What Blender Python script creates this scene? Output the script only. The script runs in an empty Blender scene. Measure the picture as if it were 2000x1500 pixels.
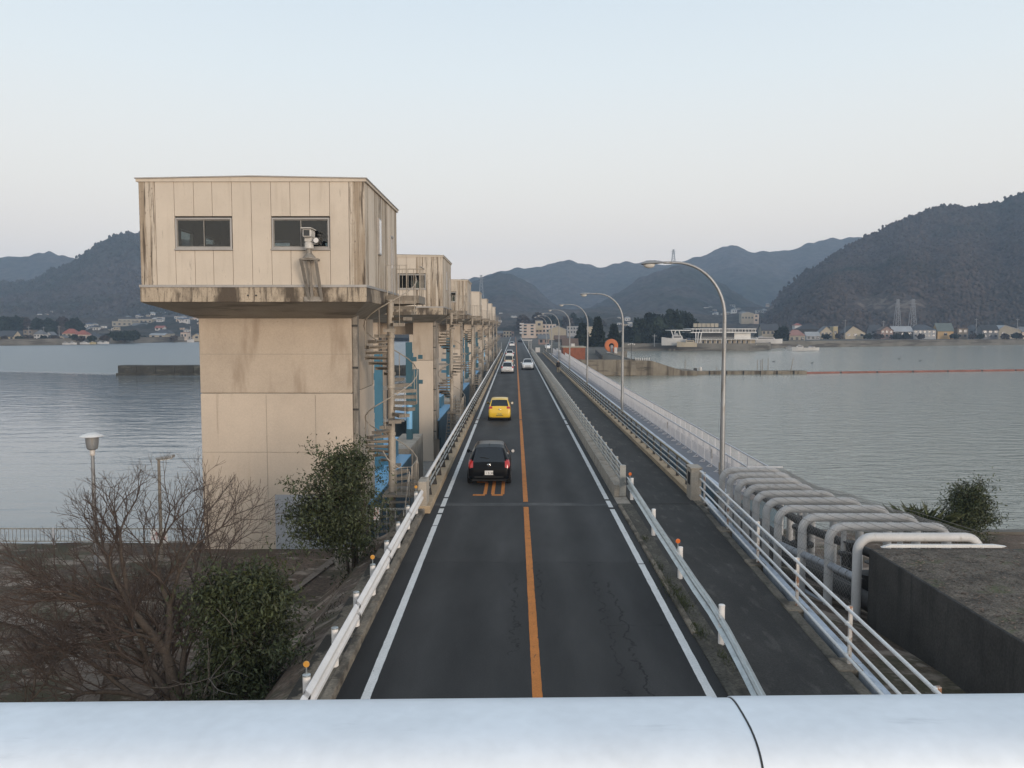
import bpy, bmesh, math, random
import numpy as np
from mathutils import Vector, Matrix, noise
random.seed(7)
R = math.radians
sc = bpy.context.scene
col = sc.collection
# ------------------------------------------------------------------ camera, sky, sun, exposure
F, CH = 1620.0, 6.25                      # focal length in photo pixels (2000 wide), eye height above the road
TH, YA = math.atan(112 / F), math.atan(6 / F)
cd = bpy.data.cameras.new('camera'); cam = bpy.data.objects.new('camera', cd); col.objects.link(cam)
cd.sensor_width = 36; cd.lens = F / 2000 * 36; cd.clip_start = 0.05; cd.clip_end = 12000
cam.location = (0, 0, CH); cam.rotation_euler = (R(90) - TH, 0, YA)
sc.camera = cam
SUN_EL, SUN_AZ = 9.0, 150.0               # sun low behind the camera, a little to the right (azimuth clockwise from +Y)
w = bpy.data.worlds.new('World'); sc.world = w; w.use_nodes = True
nt = w.node_tree; nt.nodes.clear()
def nd(nt, t, ins=None, **props):
    n = nt.nodes.new(t)
    for k, v in props.items(): setattr(n, k, v)
    for k, v in (ins or {}).items():
        s = n.inputs[k]
        if hasattr(v, 'is_output'): nt.links.new(v, s)
        else: s.default_value = v
    return n
sky = nd(nt, 'ShaderNodeTexSky', sky_type='NISHITA', sun_disc=False, sun_elevation=R(SUN_EL), sun_rotation=R(SUN_AZ), air_density=1.0, dust_density=2.0, ozone_density=1.5)
tc = nd(nt, 'ShaderNodeTexCoord')
sx = nd(nt, 'ShaderNodeSeparateXYZ', {0: tc.outputs['Generated']})
ramp = nd(nt, 'ShaderNodeValToRGB', {0: sx.outputs['Z']})
cr = ramp.color_ramp
for i, (p, c) in enumerate([(0.0, (1.38, 1.14, .96)), (.07, (1.29, 1.13, .985)), (.16, (1.14, 1.09, 1.0)), (.28, (.95, 1.02, 1.04)), (.42, (.74, .87, .98)), (1.0, (.46, .55, .68))]):
    e = cr.elements[i] if i < 2 else cr.elements.new(p)
    e.position = p; e.color = (*c, 1)
dim = nd(nt, 'ShaderNodeMix', {0: 1.0, 6: sky.outputs[0], 7: (.075, .075, .075, 1)}, data_type='RGBA', blend_type='MULTIPLY')
mixs = nd(nt, 'ShaderNodeMix', {0: .87, 6: dim.outputs[2], 7: ramp.outputs[0]}, data_type='RGBA')
bg = nd(nt, 'ShaderNodeBackground', {0: mixs.outputs[2], 1: 1.0})
nd(nt, 'ShaderNodeOutputWorld', {0: bg.outputs[0]})
sl = bpy.data.lights.new('sun', 'SUN'); so = bpy.data.objects.new('sun', sl); col.objects.link(so)
sl.energy = 2.2; sl.angle = R(24); sl.color = (1.0, .85, .70)
sd = Vector((math.sin(R(SUN_AZ)) * math.cos(R(SUN_EL)), math.cos(R(SUN_AZ)) * math.cos(R(SUN_EL)), math.sin(R(SUN_EL))))
so.rotation_euler = sd.to_track_quat('Z', 'Y').to_euler()
vs = sc.view_settings; vs.view_transform = 'Standard'; vs.look = 'None'; vs.exposure = 0.08; vs.gamma = 1.0; vs.use_curve_mapping = False
sc.cycles.max_bounces = 6; sc.cycles.diffuse_bounces = 3; sc.cycles.glossy_bounces = 3; sc.cycles.transmission_bounces = 4; sc.cycles.volume_bounces = 0
sc.cycles.transparent_max_bounces = 6; sc.cycles.use_denoising = True; sc.cycles.volume_step_rate = 4

# ------------------------------------------------------------------ survey helpers: photo sightings turned into world positions
def ray(px, py):
    u, v = px - 1000, py - 750; c, s = math.cos(TH), math.sin(TH)
    fx, fy, fz = u, F * c - v * s, -(F * s + v * c)
    cy, sy = math.cos(YA), math.sin(YA)
    return fx * cy - fy * sy, fx * sy + fy * cy, fz
def grd(px, py, z=0.0):
    r = ray(px, py); t = (z - CH) / r[2]; return r[0] * t, r[1] * t
def at(px, py, Y):
    r = ray(px, py); t = Y / r[1]; return Vector((r[0] * t, Y, CH + r[2] * t))
def land(y): return -.4 + max(0.0, y - 520) * .06
def on_land(px, py):
    lo, hi = 30.0, 1500.0
    if py > 646:
        x, y = grd(px, py, -.4)
        if 0 < y < 520: return Vector((x, y, -.4))
    for _ in range(50):
        m = (lo + hi) / 2
        if at(px, py, m).z > land(m): lo = m
        else: hi = m
    return at(px, py, lo)
# ------------------------------------------------------------------ mesh helpers
def root_of(o):
    while o.parent: o = o.parent
    return o
class MB:
    def __init__(s): s.v = []; s.f = []
    def quad(s, a, b, c, d):
        i = len(s.v); s.v += [tuple(a), tuple(b), tuple(c), tuple(d)]; s.f.append((i, i + 1, i + 2, i + 3)); return s
    def poly(s, pts):
        i = len(s.v); s.v += [tuple(p) for p in pts]; s.f.append(tuple(range(i, i + len(pts)))); return s
    def box(s, x0, x1, y0, y1, z0, z1):
        i = len(s.v)
        s.v += [(x0, y0, z0), (x1, y0, z0), (x1, y1, z0), (x0, y1, z0), (x0, y0, z1), (x1, y0, z1), (x1, y1, z1), (x0, y1, z1)]
        s.f += [(i, i + 3, i + 2, i + 1), (i + 4, i + 5, i + 6, i + 7), (i, i + 1, i + 5, i + 4), (i + 1, i + 2, i + 6, i + 5), (i + 2, i + 3, i + 7, i + 6), (i + 3, i, i + 4, i + 7)]
        return s
    def obox(s, c, ax, ay, az):                       # oriented box: centre and three half-axis vectors
        c, ax, ay, az = Vector(c), Vector(ax), Vector(ay), Vector(az); i = len(s.v)
        for k in (-1, 1):
            for a, b in ((-1, -1), (1, -1), (1, 1), (-1, 1)): s.v.append(tuple(c + a * ax + b * ay + k * az))
        s.f += [(i, i + 3, i + 2, i + 1), (i + 4, i + 5, i + 6, i + 7), (i, i + 1, i + 5, i + 4), (i + 1, i + 2, i + 6, i + 5), (i + 2, i + 3, i + 7, i + 6), (i + 3, i, i + 4, i + 7)]
        return s
    def bar(s, p, q, w, h):                           # square bar from p to q
        p, q = Vector(p), Vector(q); d = q - p; L = d.length
        if L < 1e-6: return s
        d /= L; up = Vector((0, 0, 1)) if abs(d.z) < .95 else Vector((0, 1, 0))
        x = d.cross(up).normalized(); y = x.cross(d)
        return s.obox((p + q) / 2, x * w / 2, d * L / 2, y * h / 2)
    def path(s, pts, r, n=8, cap=True, closed=False):
        pts = [Vector(p) for p in pts]; m = len(pts); i0 = len(s.v)
        rr = r if isinstance(r, (list, tuple)) else [r] * m
        px = None
        for k in range(m):
            if closed: d = (pts[(k + 1) % m] - pts[k - 1])
            else: d = pts[min(k + 1, m - 1)] - pts[max(k - 1, 0)]
            d = d.normalized() if d.length > 1e-9 else Vector((0, 0, 1))
            if px is None:
                up = Vector((0, 0, 1)) if abs(d.z) < .9 else Vector((0, 1, 0)); x = d.cross(up).normalized()
            else:
                x = px - d * px.dot(d); x = x.normalized() if x.length > 1e-6 else d.orthogonal().normalized()
            px = x; y = d.cross(x)
            for j in range(n):
                a = 2 * math.pi * j / n; s.v.append(tuple(pts[k] + (x * math.cos(a) + y * math.sin(a)) * rr[k]))
        for k in range(m if closed else m - 1):
            k2 = (k + 1) % m
            for j in range(n):
                j2 = (j + 1) % n; s.f.append((i0 + k * n + j, i0 + k2 * n + j, i0 + k2 * n + j2, i0 + k * n + j2))
        if cap and not closed:
            s.f.append(tuple(i0 + j for j in range(n))); s.f.append(tuple(i0 + (m - 1) * n + j for j in reversed(range(n))))
        return s
    def tube(s, p, q, r, r2=None, n=8): return s.path([p, q], [r, r if r2 is None else r2], n)
    def lathe(s, c, prof, n=20, axis='z', cap=True):                   # prof: (radius, height)
        c = Vector(c); i0 = len(s.v)
        for (r, h) in prof:
            for j in range(n):
                a = 2 * math.pi * j / n; u, v = r * math.cos(a), r * math.sin(a)
                s.v.append(tuple(c + (Vector((u, v, h)) if axis == 'z' else Vector((h, u, v)) if axis == 'x' else Vector((u, h, v)))))
        for k in range(len(prof) - 1):
            for j in range(n):
                j2 = (j + 1) % n; s.f.append((i0 + k * n + j, i0 + k * n + j2, i0 + (k + 1) * n + j2, i0 + (k + 1) * n + j))
        if cap:
            s.f.append(tuple(i0 + j for j in reversed(range(n)))); s.f.append(tuple(i0 + (len(prof) - 1) * n + j for j in range(n)))
        return s
    def prism(s, pts, v):                             # planar polygon pushed along v
        pts = [Vector(p) for p in pts]; v = Vector(v); n = len(pts); i = len(s.v)
        s.v += [tuple(p) for p in pts] + [tuple(p + v) for p in pts]
        s.f.append(tuple(i + k for k in reversed(range(n)))); s.f.append(tuple(i + n + k for k in range(n)))
        for k in range(n):
            k2 = (k + 1) % n; s.f.append((i + k, i + k2, i + n + k2, i + n + k))
        return s
    def sweep(s, prof, pts, side=Vector((1, 0, 0))):   # open profile (across, up) swept along pts; across is horizontal, right of the way
        i0 = len(s.v); n = len(prof); pts = [Vector(p) for p in pts]; m = len(pts)
        for k in range(m):
            d = pts[min(k + 1, m - 1)] - pts[max(k - 1, 0)]; d.z = 0; d.normalize(); x = Vector((d.y, -d.x, 0))
            for a, h in prof: s.v.append(tuple(pts[k] + x * a + Vector((0, 0, h))))
        for k in range(m - 1):
            for j in range(n - 1): s.f.append((i0 + k * n + j, i0 + k * n + j + 1, i0 + (k + 1) * n + j + 1, i0 + (k + 1) * n + j))
        return s
    def build(s, name, m, parent=None, smooth=False, org=None, bevel=0, kind=None):
        me = bpy.data.meshes.new(name); o = bpy.data.objects.new(name, me); col.objects.link(o)
        off = Vector((0, 0, 0))
        if parent is not None: o.parent = parent; off = root_of(parent).location.copy()
        elif org is not None: o.location = org; off = Vector(org)
        vv = [(a - off.x, b - off.y, c - off.z) for a, b, c in s.v]
        me.from_pydata(vv, [], s.f); me.update()
        bm = bmesh.new(); bm.from_mesh(me); bmesh.ops.recalc_face_normals(bm, faces=bm.faces); bm.to_mesh(me); bm.free()
        if isinstance(m, (list, tuple)):
            for q in m: me.materials.append(M[q])
        else: me.materials.append(M[m])
        if smooth:
            me.polygons.foreach_set('use_smooth', [True] * len(me.polygons)); me.set_sharp_from_angle(angle=R(38))
        if bevel:
            b = o.modifiers.new('bevel', 'BEVEL'); b.width = bevel; b.segments = 2; b.limit_method = 'ANGLE'
        if kind: o['kind'] = kind
        return o
def npmesh(name, verts, faces, m, parent=None, smooth=False, kind=None):      # numpy arrays, all quads or all tris
    me = bpy.data.meshes.new(name); n, k = faces.shape
    me.vertices.add(len(verts)); me.vertices.foreach_set('co', np.asarray(verts, np.float32).ravel())
    me.loops.add(n * k); me.loops.foreach_set('vertex_index', np.asarray(faces, np.int32).ravel())
    me.polygons.add(n); me.polygons.foreach_set('loop_start', np.arange(0, n * k, k, dtype=np.int32))
    if smooth: me.polygons.foreach_set('use_smooth', [True] * n)
    me.update(calc_edges=True); me.materials.append(M[m])
    o = bpy.data.objects.new(name, me); col.objects.link(o)
    if parent is not None: o.parent = parent
    if kind: o['kind'] = kind
    return o
def thing(name, label, cat, loc=(0, 0, 0), group=None):
    o = bpy.data.objects.new(name, None); col.objects.link(o); o.location = loc; o.empty_display_size = .2
    o['label'] = label; o['category'] = cat
    if group: o['group'] = group
    return o
def tag(o, label, cat, group=None):
    o['label'] = label; o['category'] = cat
    if group: o['group'] = group
    return o
def struct(o): o['kind'] = 'structure'; return o
def dup(root, loc, label, parent=None):
    r = root.copy(); col.objects.link(r)
    if parent is None:
        r.location = loc; r['label'] = label
    else: r.parent = parent
    for ch in list(root.children): dup(ch, None, None, r)
    return r
# ------------------------------------------------------------------ materials
M = {}
def S(r, g, b): return tuple(((c / 255) / 12.92 if c <= 10 else ((c / 255 + .055) / 1.055) ** 2.4) for c in (r, g, b))
def mk(name, base, rough=.75, metal=0., var=.18, sc_=1.5, fine=.12, fsc=35., streaks=(), bump=0., bsc=25., spec=.4, coat=0., emis=0., obj=False, detail=4.):
    m = bpy.data.materials.new(name); m.use_nodes = True; nt = m.node_tree; nt.nodes.clear()
    out = nd(nt, 'ShaderNodeOutputMaterial'); bs = nd(nt, 'ShaderNodeBsdfPrincipled', {'Roughness': rough, 'Metallic': metal, 'Specular IOR Level': spec, 'Coat Weight': coat, 'Coat Roughness': .05})
    nt.links.new(bs.outputs[0], out.inputs[0])
    P = nd(nt, 'ShaderNodeTexCoord').outputs['Object'] if obj else nd(nt, 'ShaderNodeNewGeometry').outputs['Position']
    c = None
    def vmul(vec): return nd(nt, 'ShaderNodeVectorMath', {0: P, 1: vec}, operation='MULTIPLY').outputs[0]
    if var:
        n1 = nd(nt, 'ShaderNodeTexNoise', {'Vector': P, 'Scale': sc_, 'Detail': detail, 'Roughness': .6})
        r1 = nd(nt, 'ShaderNodeMapRange', {0: n1.outputs[0], 1: .3, 2: .7, 3: 1 - var, 4: 1 + var})
        c = nd(nt, 'ShaderNodeMix', {0: 1., 6: (*base, 1), 7: (1, 1, 1, 1)}, data_type='RGBA', blend_type='MULTIPLY')
        nt.links.new(r1.outputs[0], c.inputs[7]); c = c.outputs[2]
    if fine:
        n2 = nd(nt, 'ShaderNodeTexNoise', {'Vector': P, 'Scale': fsc, 'Detail': 3.})
        r2 = nd(nt, 'ShaderNodeMapRange', {0: n2.outputs[0], 1: .3, 2: .7, 3: 1 - fine, 4: 1 + fine})
        c2 = nd(nt, 'ShaderNodeMix', {0: 1., 6: (*base, 1), 7: (1, 1, 1, 1)}, data_type='RGBA', blend_type='MULTIPLY')
        if c is not None: nt.links.new(c, c2.inputs[6])
        nt.links.new(r2.outputs[0], c2.inputs[7]); c = c2.outputs[2]
    for (scol, amt, lo, hi, vec) in streaks:
        n3 = nd(nt, 'ShaderNodeTexNoise', {'Vector': vmul(vec), 'Scale': 1., 'Detail': 5., 'Roughness': .62})
        r3 = nd(nt, 'ShaderNodeMapRange', {0: n3.outputs[0], 1: lo, 2: hi, 3: 0., 4: amt}, interpolation_type='SMOOTHSTEP')
        c3 = nd(nt, 'ShaderNodeMix', {0: r3.outputs[0], 6: (*base, 1), 7: (*scol, 1)}, data_type='RGBA')
        if c is not None: nt.links.new(c, c3.inputs[6])
        c = c3.outputs[2]
    if c is not None: nt.links.new(c, bs.inputs['Base Color'])
    else: bs.inputs['Base Color'].default_value = (*base, 1)
    if bump:
        nb = nd(nt, 'ShaderNodeTexNoise', {'Vector': P, 'Scale': bsc, 'Detail': 4.})
        b = nd(nt, 'ShaderNodeBump', {'Strength': bump, 'Distance': .02, 'Height': nb.outputs[0]}); nt.links.new(b.outputs[0], bs.inputs['Normal'])
    M[name] = m; return m
STAIN = (.055, .04, .028)
mk('panel', (.53, .46, .38), .85, var=.07, sc_=.7, fine=.06, fsc=60, streaks=[((.34, .28, .215), .4, .52, .75, (3.5, 3.5, .35)), (STAIN, .7, .66, .76, (8, 8, .8)), (STAIN, .7, .66, .74, (26, 26, 9))], bump=.15)
mk('panel_dirty', (.50, .43, .35), .85, var=.1, sc_=.7, fine=.08, fsc=60, streaks=[((.25, .19, .13), .8, .42, .62, (5, 5, .22)), (STAIN, .9, .52, .66, (10, 10, .5)), (STAIN, .8, .6, .7, (26, 26, 9))], bump=.15)
mk('slab_concrete', (.40, .33, .25), .9, var=.15, sc_=1.2, fine=.15, fsc=30, streaks=[((.06, .045, .033), .92, .44, .60, (1.1, 1.1, .5)), ((.10, .08, .06), .8, .5, .62, (8, 8, .7)), (STAIN, .8, .58, .66, (22, 22, 12))], bump=.3)
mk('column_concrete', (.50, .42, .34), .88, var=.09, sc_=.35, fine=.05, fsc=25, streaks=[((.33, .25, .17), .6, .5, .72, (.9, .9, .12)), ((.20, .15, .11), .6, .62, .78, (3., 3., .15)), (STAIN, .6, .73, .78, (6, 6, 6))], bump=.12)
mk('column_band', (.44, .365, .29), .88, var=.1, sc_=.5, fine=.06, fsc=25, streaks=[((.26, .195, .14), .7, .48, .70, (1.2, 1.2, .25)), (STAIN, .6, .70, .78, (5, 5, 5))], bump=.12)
mk('patch_grey', (.33, .34, .36), .8, var=.08, sc_=1, streaks=[((.45, .44, .43), .6, .6, .7, (3, 3, 1))])
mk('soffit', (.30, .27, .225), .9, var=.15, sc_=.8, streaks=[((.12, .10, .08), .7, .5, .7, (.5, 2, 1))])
mk('flashing', (.36, .34, .32), .45, metal=.4, var=.1)
mk('concrete', (.36, .315, .26), .9, var=.2, sc_=.8, fine=.14, fsc=22, streaks=[((.12, .1, .075), .7, .52, .7, (2.5, 2.5, .5))], bump=.25)
mk('kerb_concrete', (.215, .18, .138), .9, var=.3, sc_=1.5, fine=.25, fsc=18, streaks=[((.045, .038, .03), .85, .46, .62, (2., .9, 2)), ((.34, .30, .25), .5, .64, .72, (5, 2, 5))], bump=.35)
mk('kerb_dark', (.13, .115, .092), .95, var=.3, sc_=1.5, fine=.3, fsc=18, streaks=[((.04, .036, .03), .8, .48, .62, (2., .9, 2))], bump=.35)
mk('kerb_soil', (.155, .128, .096), .95, var=.35, sc_=1.2, fine=.3, fsc=18, streaks=[((.026, .023, .019), .92, .47, .54, (1.4, .75, 2)), ((.07, .075, .035), .6, .6, .7, (3, 3, 3))], bump=.5)
mk('kerb_bridge', (.40, .30, .195), .9, var=.18, sc_=1.2, fine=.12, fsc=18, streaks=[((.12, .09, .06), .6, .54, .7, (3., .35, 2))], bump=.25)
mk('dark_concrete', (.050, .047, .043), .9, var=.3, sc_=1., fine=.2, fsc=20, streaks=[((.02, .02, .019), .8, .5, .68, (1.6, 1.6, .12)), ((.18, .17, .155), .5, .70, .78, (6, 6, .1))], bump=.3)
mk('quay_concrete', (.215, .185, .143), .92, var=.2, sc_=.4, streaks=[((.07, .055, .04), .85, .45, .62, (.8, .8, .06)), ((.04, .034, .026), .8, .52, .68, (.25, .25, 1.2))], bump=.3, bsc=4)
mk('wet_stone', (.045, .042, .035), .7, var=.4, sc_=.6, streaks=[((.13, .125, .1), .6, .52, .68, (.5, .5, 2))], bump=.5, bsc=3)
mk('seawall', (.16, .147, .125), .9, var=.25, sc_=.15, streaks=[((.06, .052, .043), .85, .48, .6, (.06, .06, .8))])
mk('steel_grey', (.23, .215, .195), .55, metal=.35, var=.15, sc_=2, fine=.1, streaks=[((.14, .095, .06), .5, .6, .72, (6, 6, 2))])
mk('stair_steel', (.22, .19, .155), .6, metal=.2, var=.2, sc_=3, streaks=[((.12, .075, .045), .6, .55, .7, (8, 8, 3))])
mk('stair_pole', (.36, .315, .26), .6, metal=.1, var=.15, sc_=2, streaks=[((.16, .12, .085), .7, .5, .7, (6, 6, .6)), ((.55, .52, .48), .7, .68, .74, (9, 9, 7))])
mk('conduit', (.25, .225, .195), .6, metal=.3, var=.25, sc_=3, streaks=[((.09, .08, .07), .6, .55, .7, (9, 9, .8))])
mk('black', (.012, .012, .013), .7, var=0, fine=0)
mk('dark_steel', (.05, .048, .046), .6, metal=.3, var=.3, sc_=4)
mk('gate_blue', (.065, .18, .26), .42, var=.1, sc_=1, fine=.05, streaks=[((.05, .16, .24), .5, .55, .75, (4, 4, .4))])
mk('gate_blue_pale', (.20, .44, .66), .38, var=.06, sc_=1, fine=.03)  # blue lightened for the sky reflected in the gate top
mk('gate_teal', (.038, .10, .13), .45, var=.12, sc_=1)
mk('gate_side', (.10, .165, .215), .5, var=.12, sc_=1, streaks=[((.06, .08, .09), .6, .5, .7, (3, 3, .3))])
mk('white_rail', (.76, .72, .685), .45, var=.07, sc_=2, fine=.04, streaks=[((.30, .27, .24), .6, .64, .74, (18, 5, 18))])
mk('white_paint', (.70, .69, .67), .5, var=.06, sc_=3)
mk('rusty_white', (.60, .56, .52), .6, var=.1, sc_=3, streaks=[((.26, .11, .045), .9, .50, .62, (9, 9, 5))])
mk('galv', (.50, .535, .54), .36, metal=.75, var=.12, sc_=3, fine=.06, streaks=[((.30, .33, .33), .6, .5, .7, (12, 3, 12))])
mk('galv_dull', (.36, .355, .33), .5, metal=.4, var=.16, sc_=3, streaks=[((.17, .155, .13), .6, .56, .7, (9, 2, 9))])
mk('alu', (.74, .775, .81), .42, metal=.15, var=.07, sc_=14, fine=.03, fsc=120, spec=.5, streaks=[((.42, .45, .48), .5, .60, .74, (9, 40, 40)), ((.72, .74, .76), .5, .64, .72, (60, 300, 60))])
mk('rail_brass', (.27, .23, .16), .45, metal=.5, var=.2, sc_=2)
mk('pale_grey_paint', (.50, .50, .52), .55, var=.08, sc_=1.5, streaks=[((.35, .32, .295), .6, .58, .72, (5, 5, 1))])
mk('pipe_paint', (.50, .49, .48), .55, var=.1, sc_=1.5, fine=.05, streaks=[((.28, .26, .235), .6, .55, .72, (5, 5, 2.5))])
mk('pipe_banded', (.34, .36, .39), .5, metal=.2, var=.12, sc_=3)
mk('wire', (.30, .285, .27), .5, metal=.5, var=0, fine=0)
mk('deck_grey', (.18, .18, .195), .7, var=.1, sc_=1.5)
mk('strip_blue', (.50, .55, .62), .4, metal=.3, var=.15, sc_=2, streaks=[((.24, .27, .31), .7, .5, .68, (5, 1.2, 5))])
mk('line_white', (.68, .67, .645), .8, var=.08, sc_=2, fine=.12, fsc=30, streaks=[((.06, .06, .06), .85, .66, .72, (9, 4, 1))])
mk('line_orange', (.50, .175, .035), .8, var=.12, sc_=2, fine=.15, fsc=30, streaks=[((.05, .042, .035), .85, .60, .67, (14, 4, 1))])
mk('lamp_metal', (.29, .295, .30), .45, metal=.5, var=.12, sc_=1, streaks=[((.17, .14, .10), .6, .5, .7, (8, 8, 1.2))])
mk('lamp_glass', (.55, .53, .49), .15, var=0, fine=0, spec=.6)
mk('amber', (.62, .30, .06), .25, var=0, fine=0, spec=.6)
mk('orange_reflector', (.65, .15, .03), .25, var=0, fine=0, spec=.6)
mk('orange_ring', (.48, .14, .045), .6, var=.08, sc_=1)
mk('boom_orange', (.22, .085, .06), .6, var=.25, sc_=.5)
mk('brick_red', (.235, .075, .04), .85, var=.2, sc_=1.5, fine=.2, fsc=12)
mk('sign_white', (.74, .73, .71), .5, var=.03)
mk('sign_red', (.50, .06, .05), .5, var=0, fine=0)
mk('ink', (.03, .03, .032), .6, var=0, fine=0)
mk('bark', (.085, .066, .052), .9, var=.25, sc_=6, fine=.2)
mk('twig', (.088, .064, .052), .9, var=.2, sc_=5, fine=0)
mk('pale_bark', (.15, .13, .11), .9, var=.25, sc_=8, fine=.15)
mk('leaf', (.052, .062, .027), .55, var=.55, sc_=2.5, fine=.45, fsc=14, spec=.3)
mk('leaf_dark', (.022, .030, .017), .6, var=.5, sc_=.3, fine=.4, fsc=4, spec=.2)
mk('leaf_far', (.020, .027, .017), .9, var=.5, sc_=.12, fine=.45, fsc=.9, spec=.1)
mk('leaf_brown', (.060, .048, .040), .9, var=.4, sc_=.12, fine=.4, fsc=.9, spec=.1)
mk('weed', (.045, .055, .02), .8, var=.4, sc_=3, fine=.3)
mk('litter', (.10, .082, .064), .95, var=.5, sc_=2.2, fine=.55, fsc=26, streaks=[((.20, .165, .135), .8, .58, .66, (14, 14, 14)), ((.07, .085, .03), .6, .55, .7, (1.2, 1.2, 1.2))], bump=.8, bsc=18)
mk('earth', (.115, .080, .057), .95, var=.45, sc_=.5, fine=.45, fsc=14, streaks=[((.055, .055, .026), .7, .48, .62, (.5, .5, 1)), ((.30, .24, .19), .85, .54, .64, (.35, .75, 1)), ((.34, .28, .225), .6, .57, .66, (1.6, 2.2, 1)), ((.035, .034, .018), .7, .55, .7, (.8, .8, .8)), ((.19, .16, .13), .6, .66, .72, (9, 9, 9))], bump=.7, bsc=10)
mk('earth_path', (.19, .155, .125), .95, var=.25, sc_=.8, fine=.25, fsc=14, streaks=[((.07, .055, .042), .8, .5, .66, (.8, .8, .8))], bump=.5, bsc=10)
mk('shoulder', (.075, .068, .055), .95, var=.35, sc_=1.2, fine=.45, fsc=22, streaks=[((.16, .145, .115), .7, .56, .68, (3, 1, 1)), ((.03, .028, .024), .7, .56, .7, (2, 2, 2))], bump=.7, bsc=20)
mk('shore', (.085, .075, .06), .95, var=.3, sc_=.05, streaks=[((.045, .05, .035), .7, .5, .65, (.03, .03, 1)), ((.2, .18, .15), .6, .6, .7, (.1, .1, 1))])
mk('tyre', (.012, .012, .012), .8, var=0, fine=0)
mk('rim', (.42, .42, .43), .35, metal=.8, var=0, fine=0)
mk('car_black', (.005, .005, .006), .3, var=0, fine=0, spec=.12, coat=.06)
mk('car_yellow', (.78, .49, .035), .35, var=.02, fine=0, spec=.5, coat=.4)
mk('car_white', (.70, .70, .69), .3, var=.02, fine=0, coat=.5)
mk('car_silver', (.58, .57, .56), .32, metal=.25, var=.02, fine=0, coat=.4)
mk('car_cream', (.62, .56, .44), .35, var=.02, fine=0, coat=.4)
mk('car_glass', (.012, .014, .016), .06, var=0, fine=0, spec=.7)
mk('tail_red', (.42, .018, .015), .2, var=0, fine=0, spec=.6, coat=.5)
mk('lens_clear', (.62, .60, .58), .15, var=0, fine=0, spec=.6)
mk('plate_white', (.70, .68, .66), .5, var=0, fine=0)
mk('plate_yellow', (.62, .46, .10), .5, var=0, fine=0)
mk('chrome', (.75, .75, .76), .15, metal=1., var=0, fine=0)
mk('cctv', (.50, .48, .45), .45, var=.1, sc_=8)
mk('glass_dark', (.015, .018, .02), .05, var=0, fine=0, spec=.6)
mk('dark_interior', (.035, .034, .033), .9, var=.1)  # room shade put into the colour of floor, ceiling and lining
mk('jacket', (.018, .018, .02), .85, var=.1)
mk('khaki', (.28, .235, .165), .9, var=.1)
mk('skin', (.40, .24, .17), .6, var=0)
mk('cap', (.32, .32, .32), .8, var=0)
mk('pylon', (.22, .23, .245), .6, var=.1)
def glass(name):
    m = bpy.data.materials.new(name); m.use_nodes = True; nt = m.node_tree; nt.nodes.clear()
    out = nd(nt, 'ShaderNodeOutputMaterial'); lw = nd(nt, 'ShaderNodeLayerWeight', {0: .5})
    f5 = nd(nt, 'ShaderNodeMath', {0: lw.outputs['Facing'], 1: 5.}, operation='POWER'); fr = nd(nt, 'ShaderNodeMapRange', {0: f5.outputs[0], 1: 0., 2: 1., 3: .045, 4: .95})
    tr = nd(nt, 'ShaderNodeBsdfTransparent', {0: (.60, .64, .64, 1)}); gl = nd(nt, 'ShaderNodeBsdfGlossy', {'Color': (.9, .9, .9, 1), 'Roughness': .02})
    mx = nd(nt, 'ShaderNodeMixShader', {0: fr.outputs[0], 1: tr.outputs[0], 2: gl.outputs[0]}); nt.links.new(mx.outputs[0], out.inputs[0]); M[name] = m
glass('pane_glass')
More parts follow.
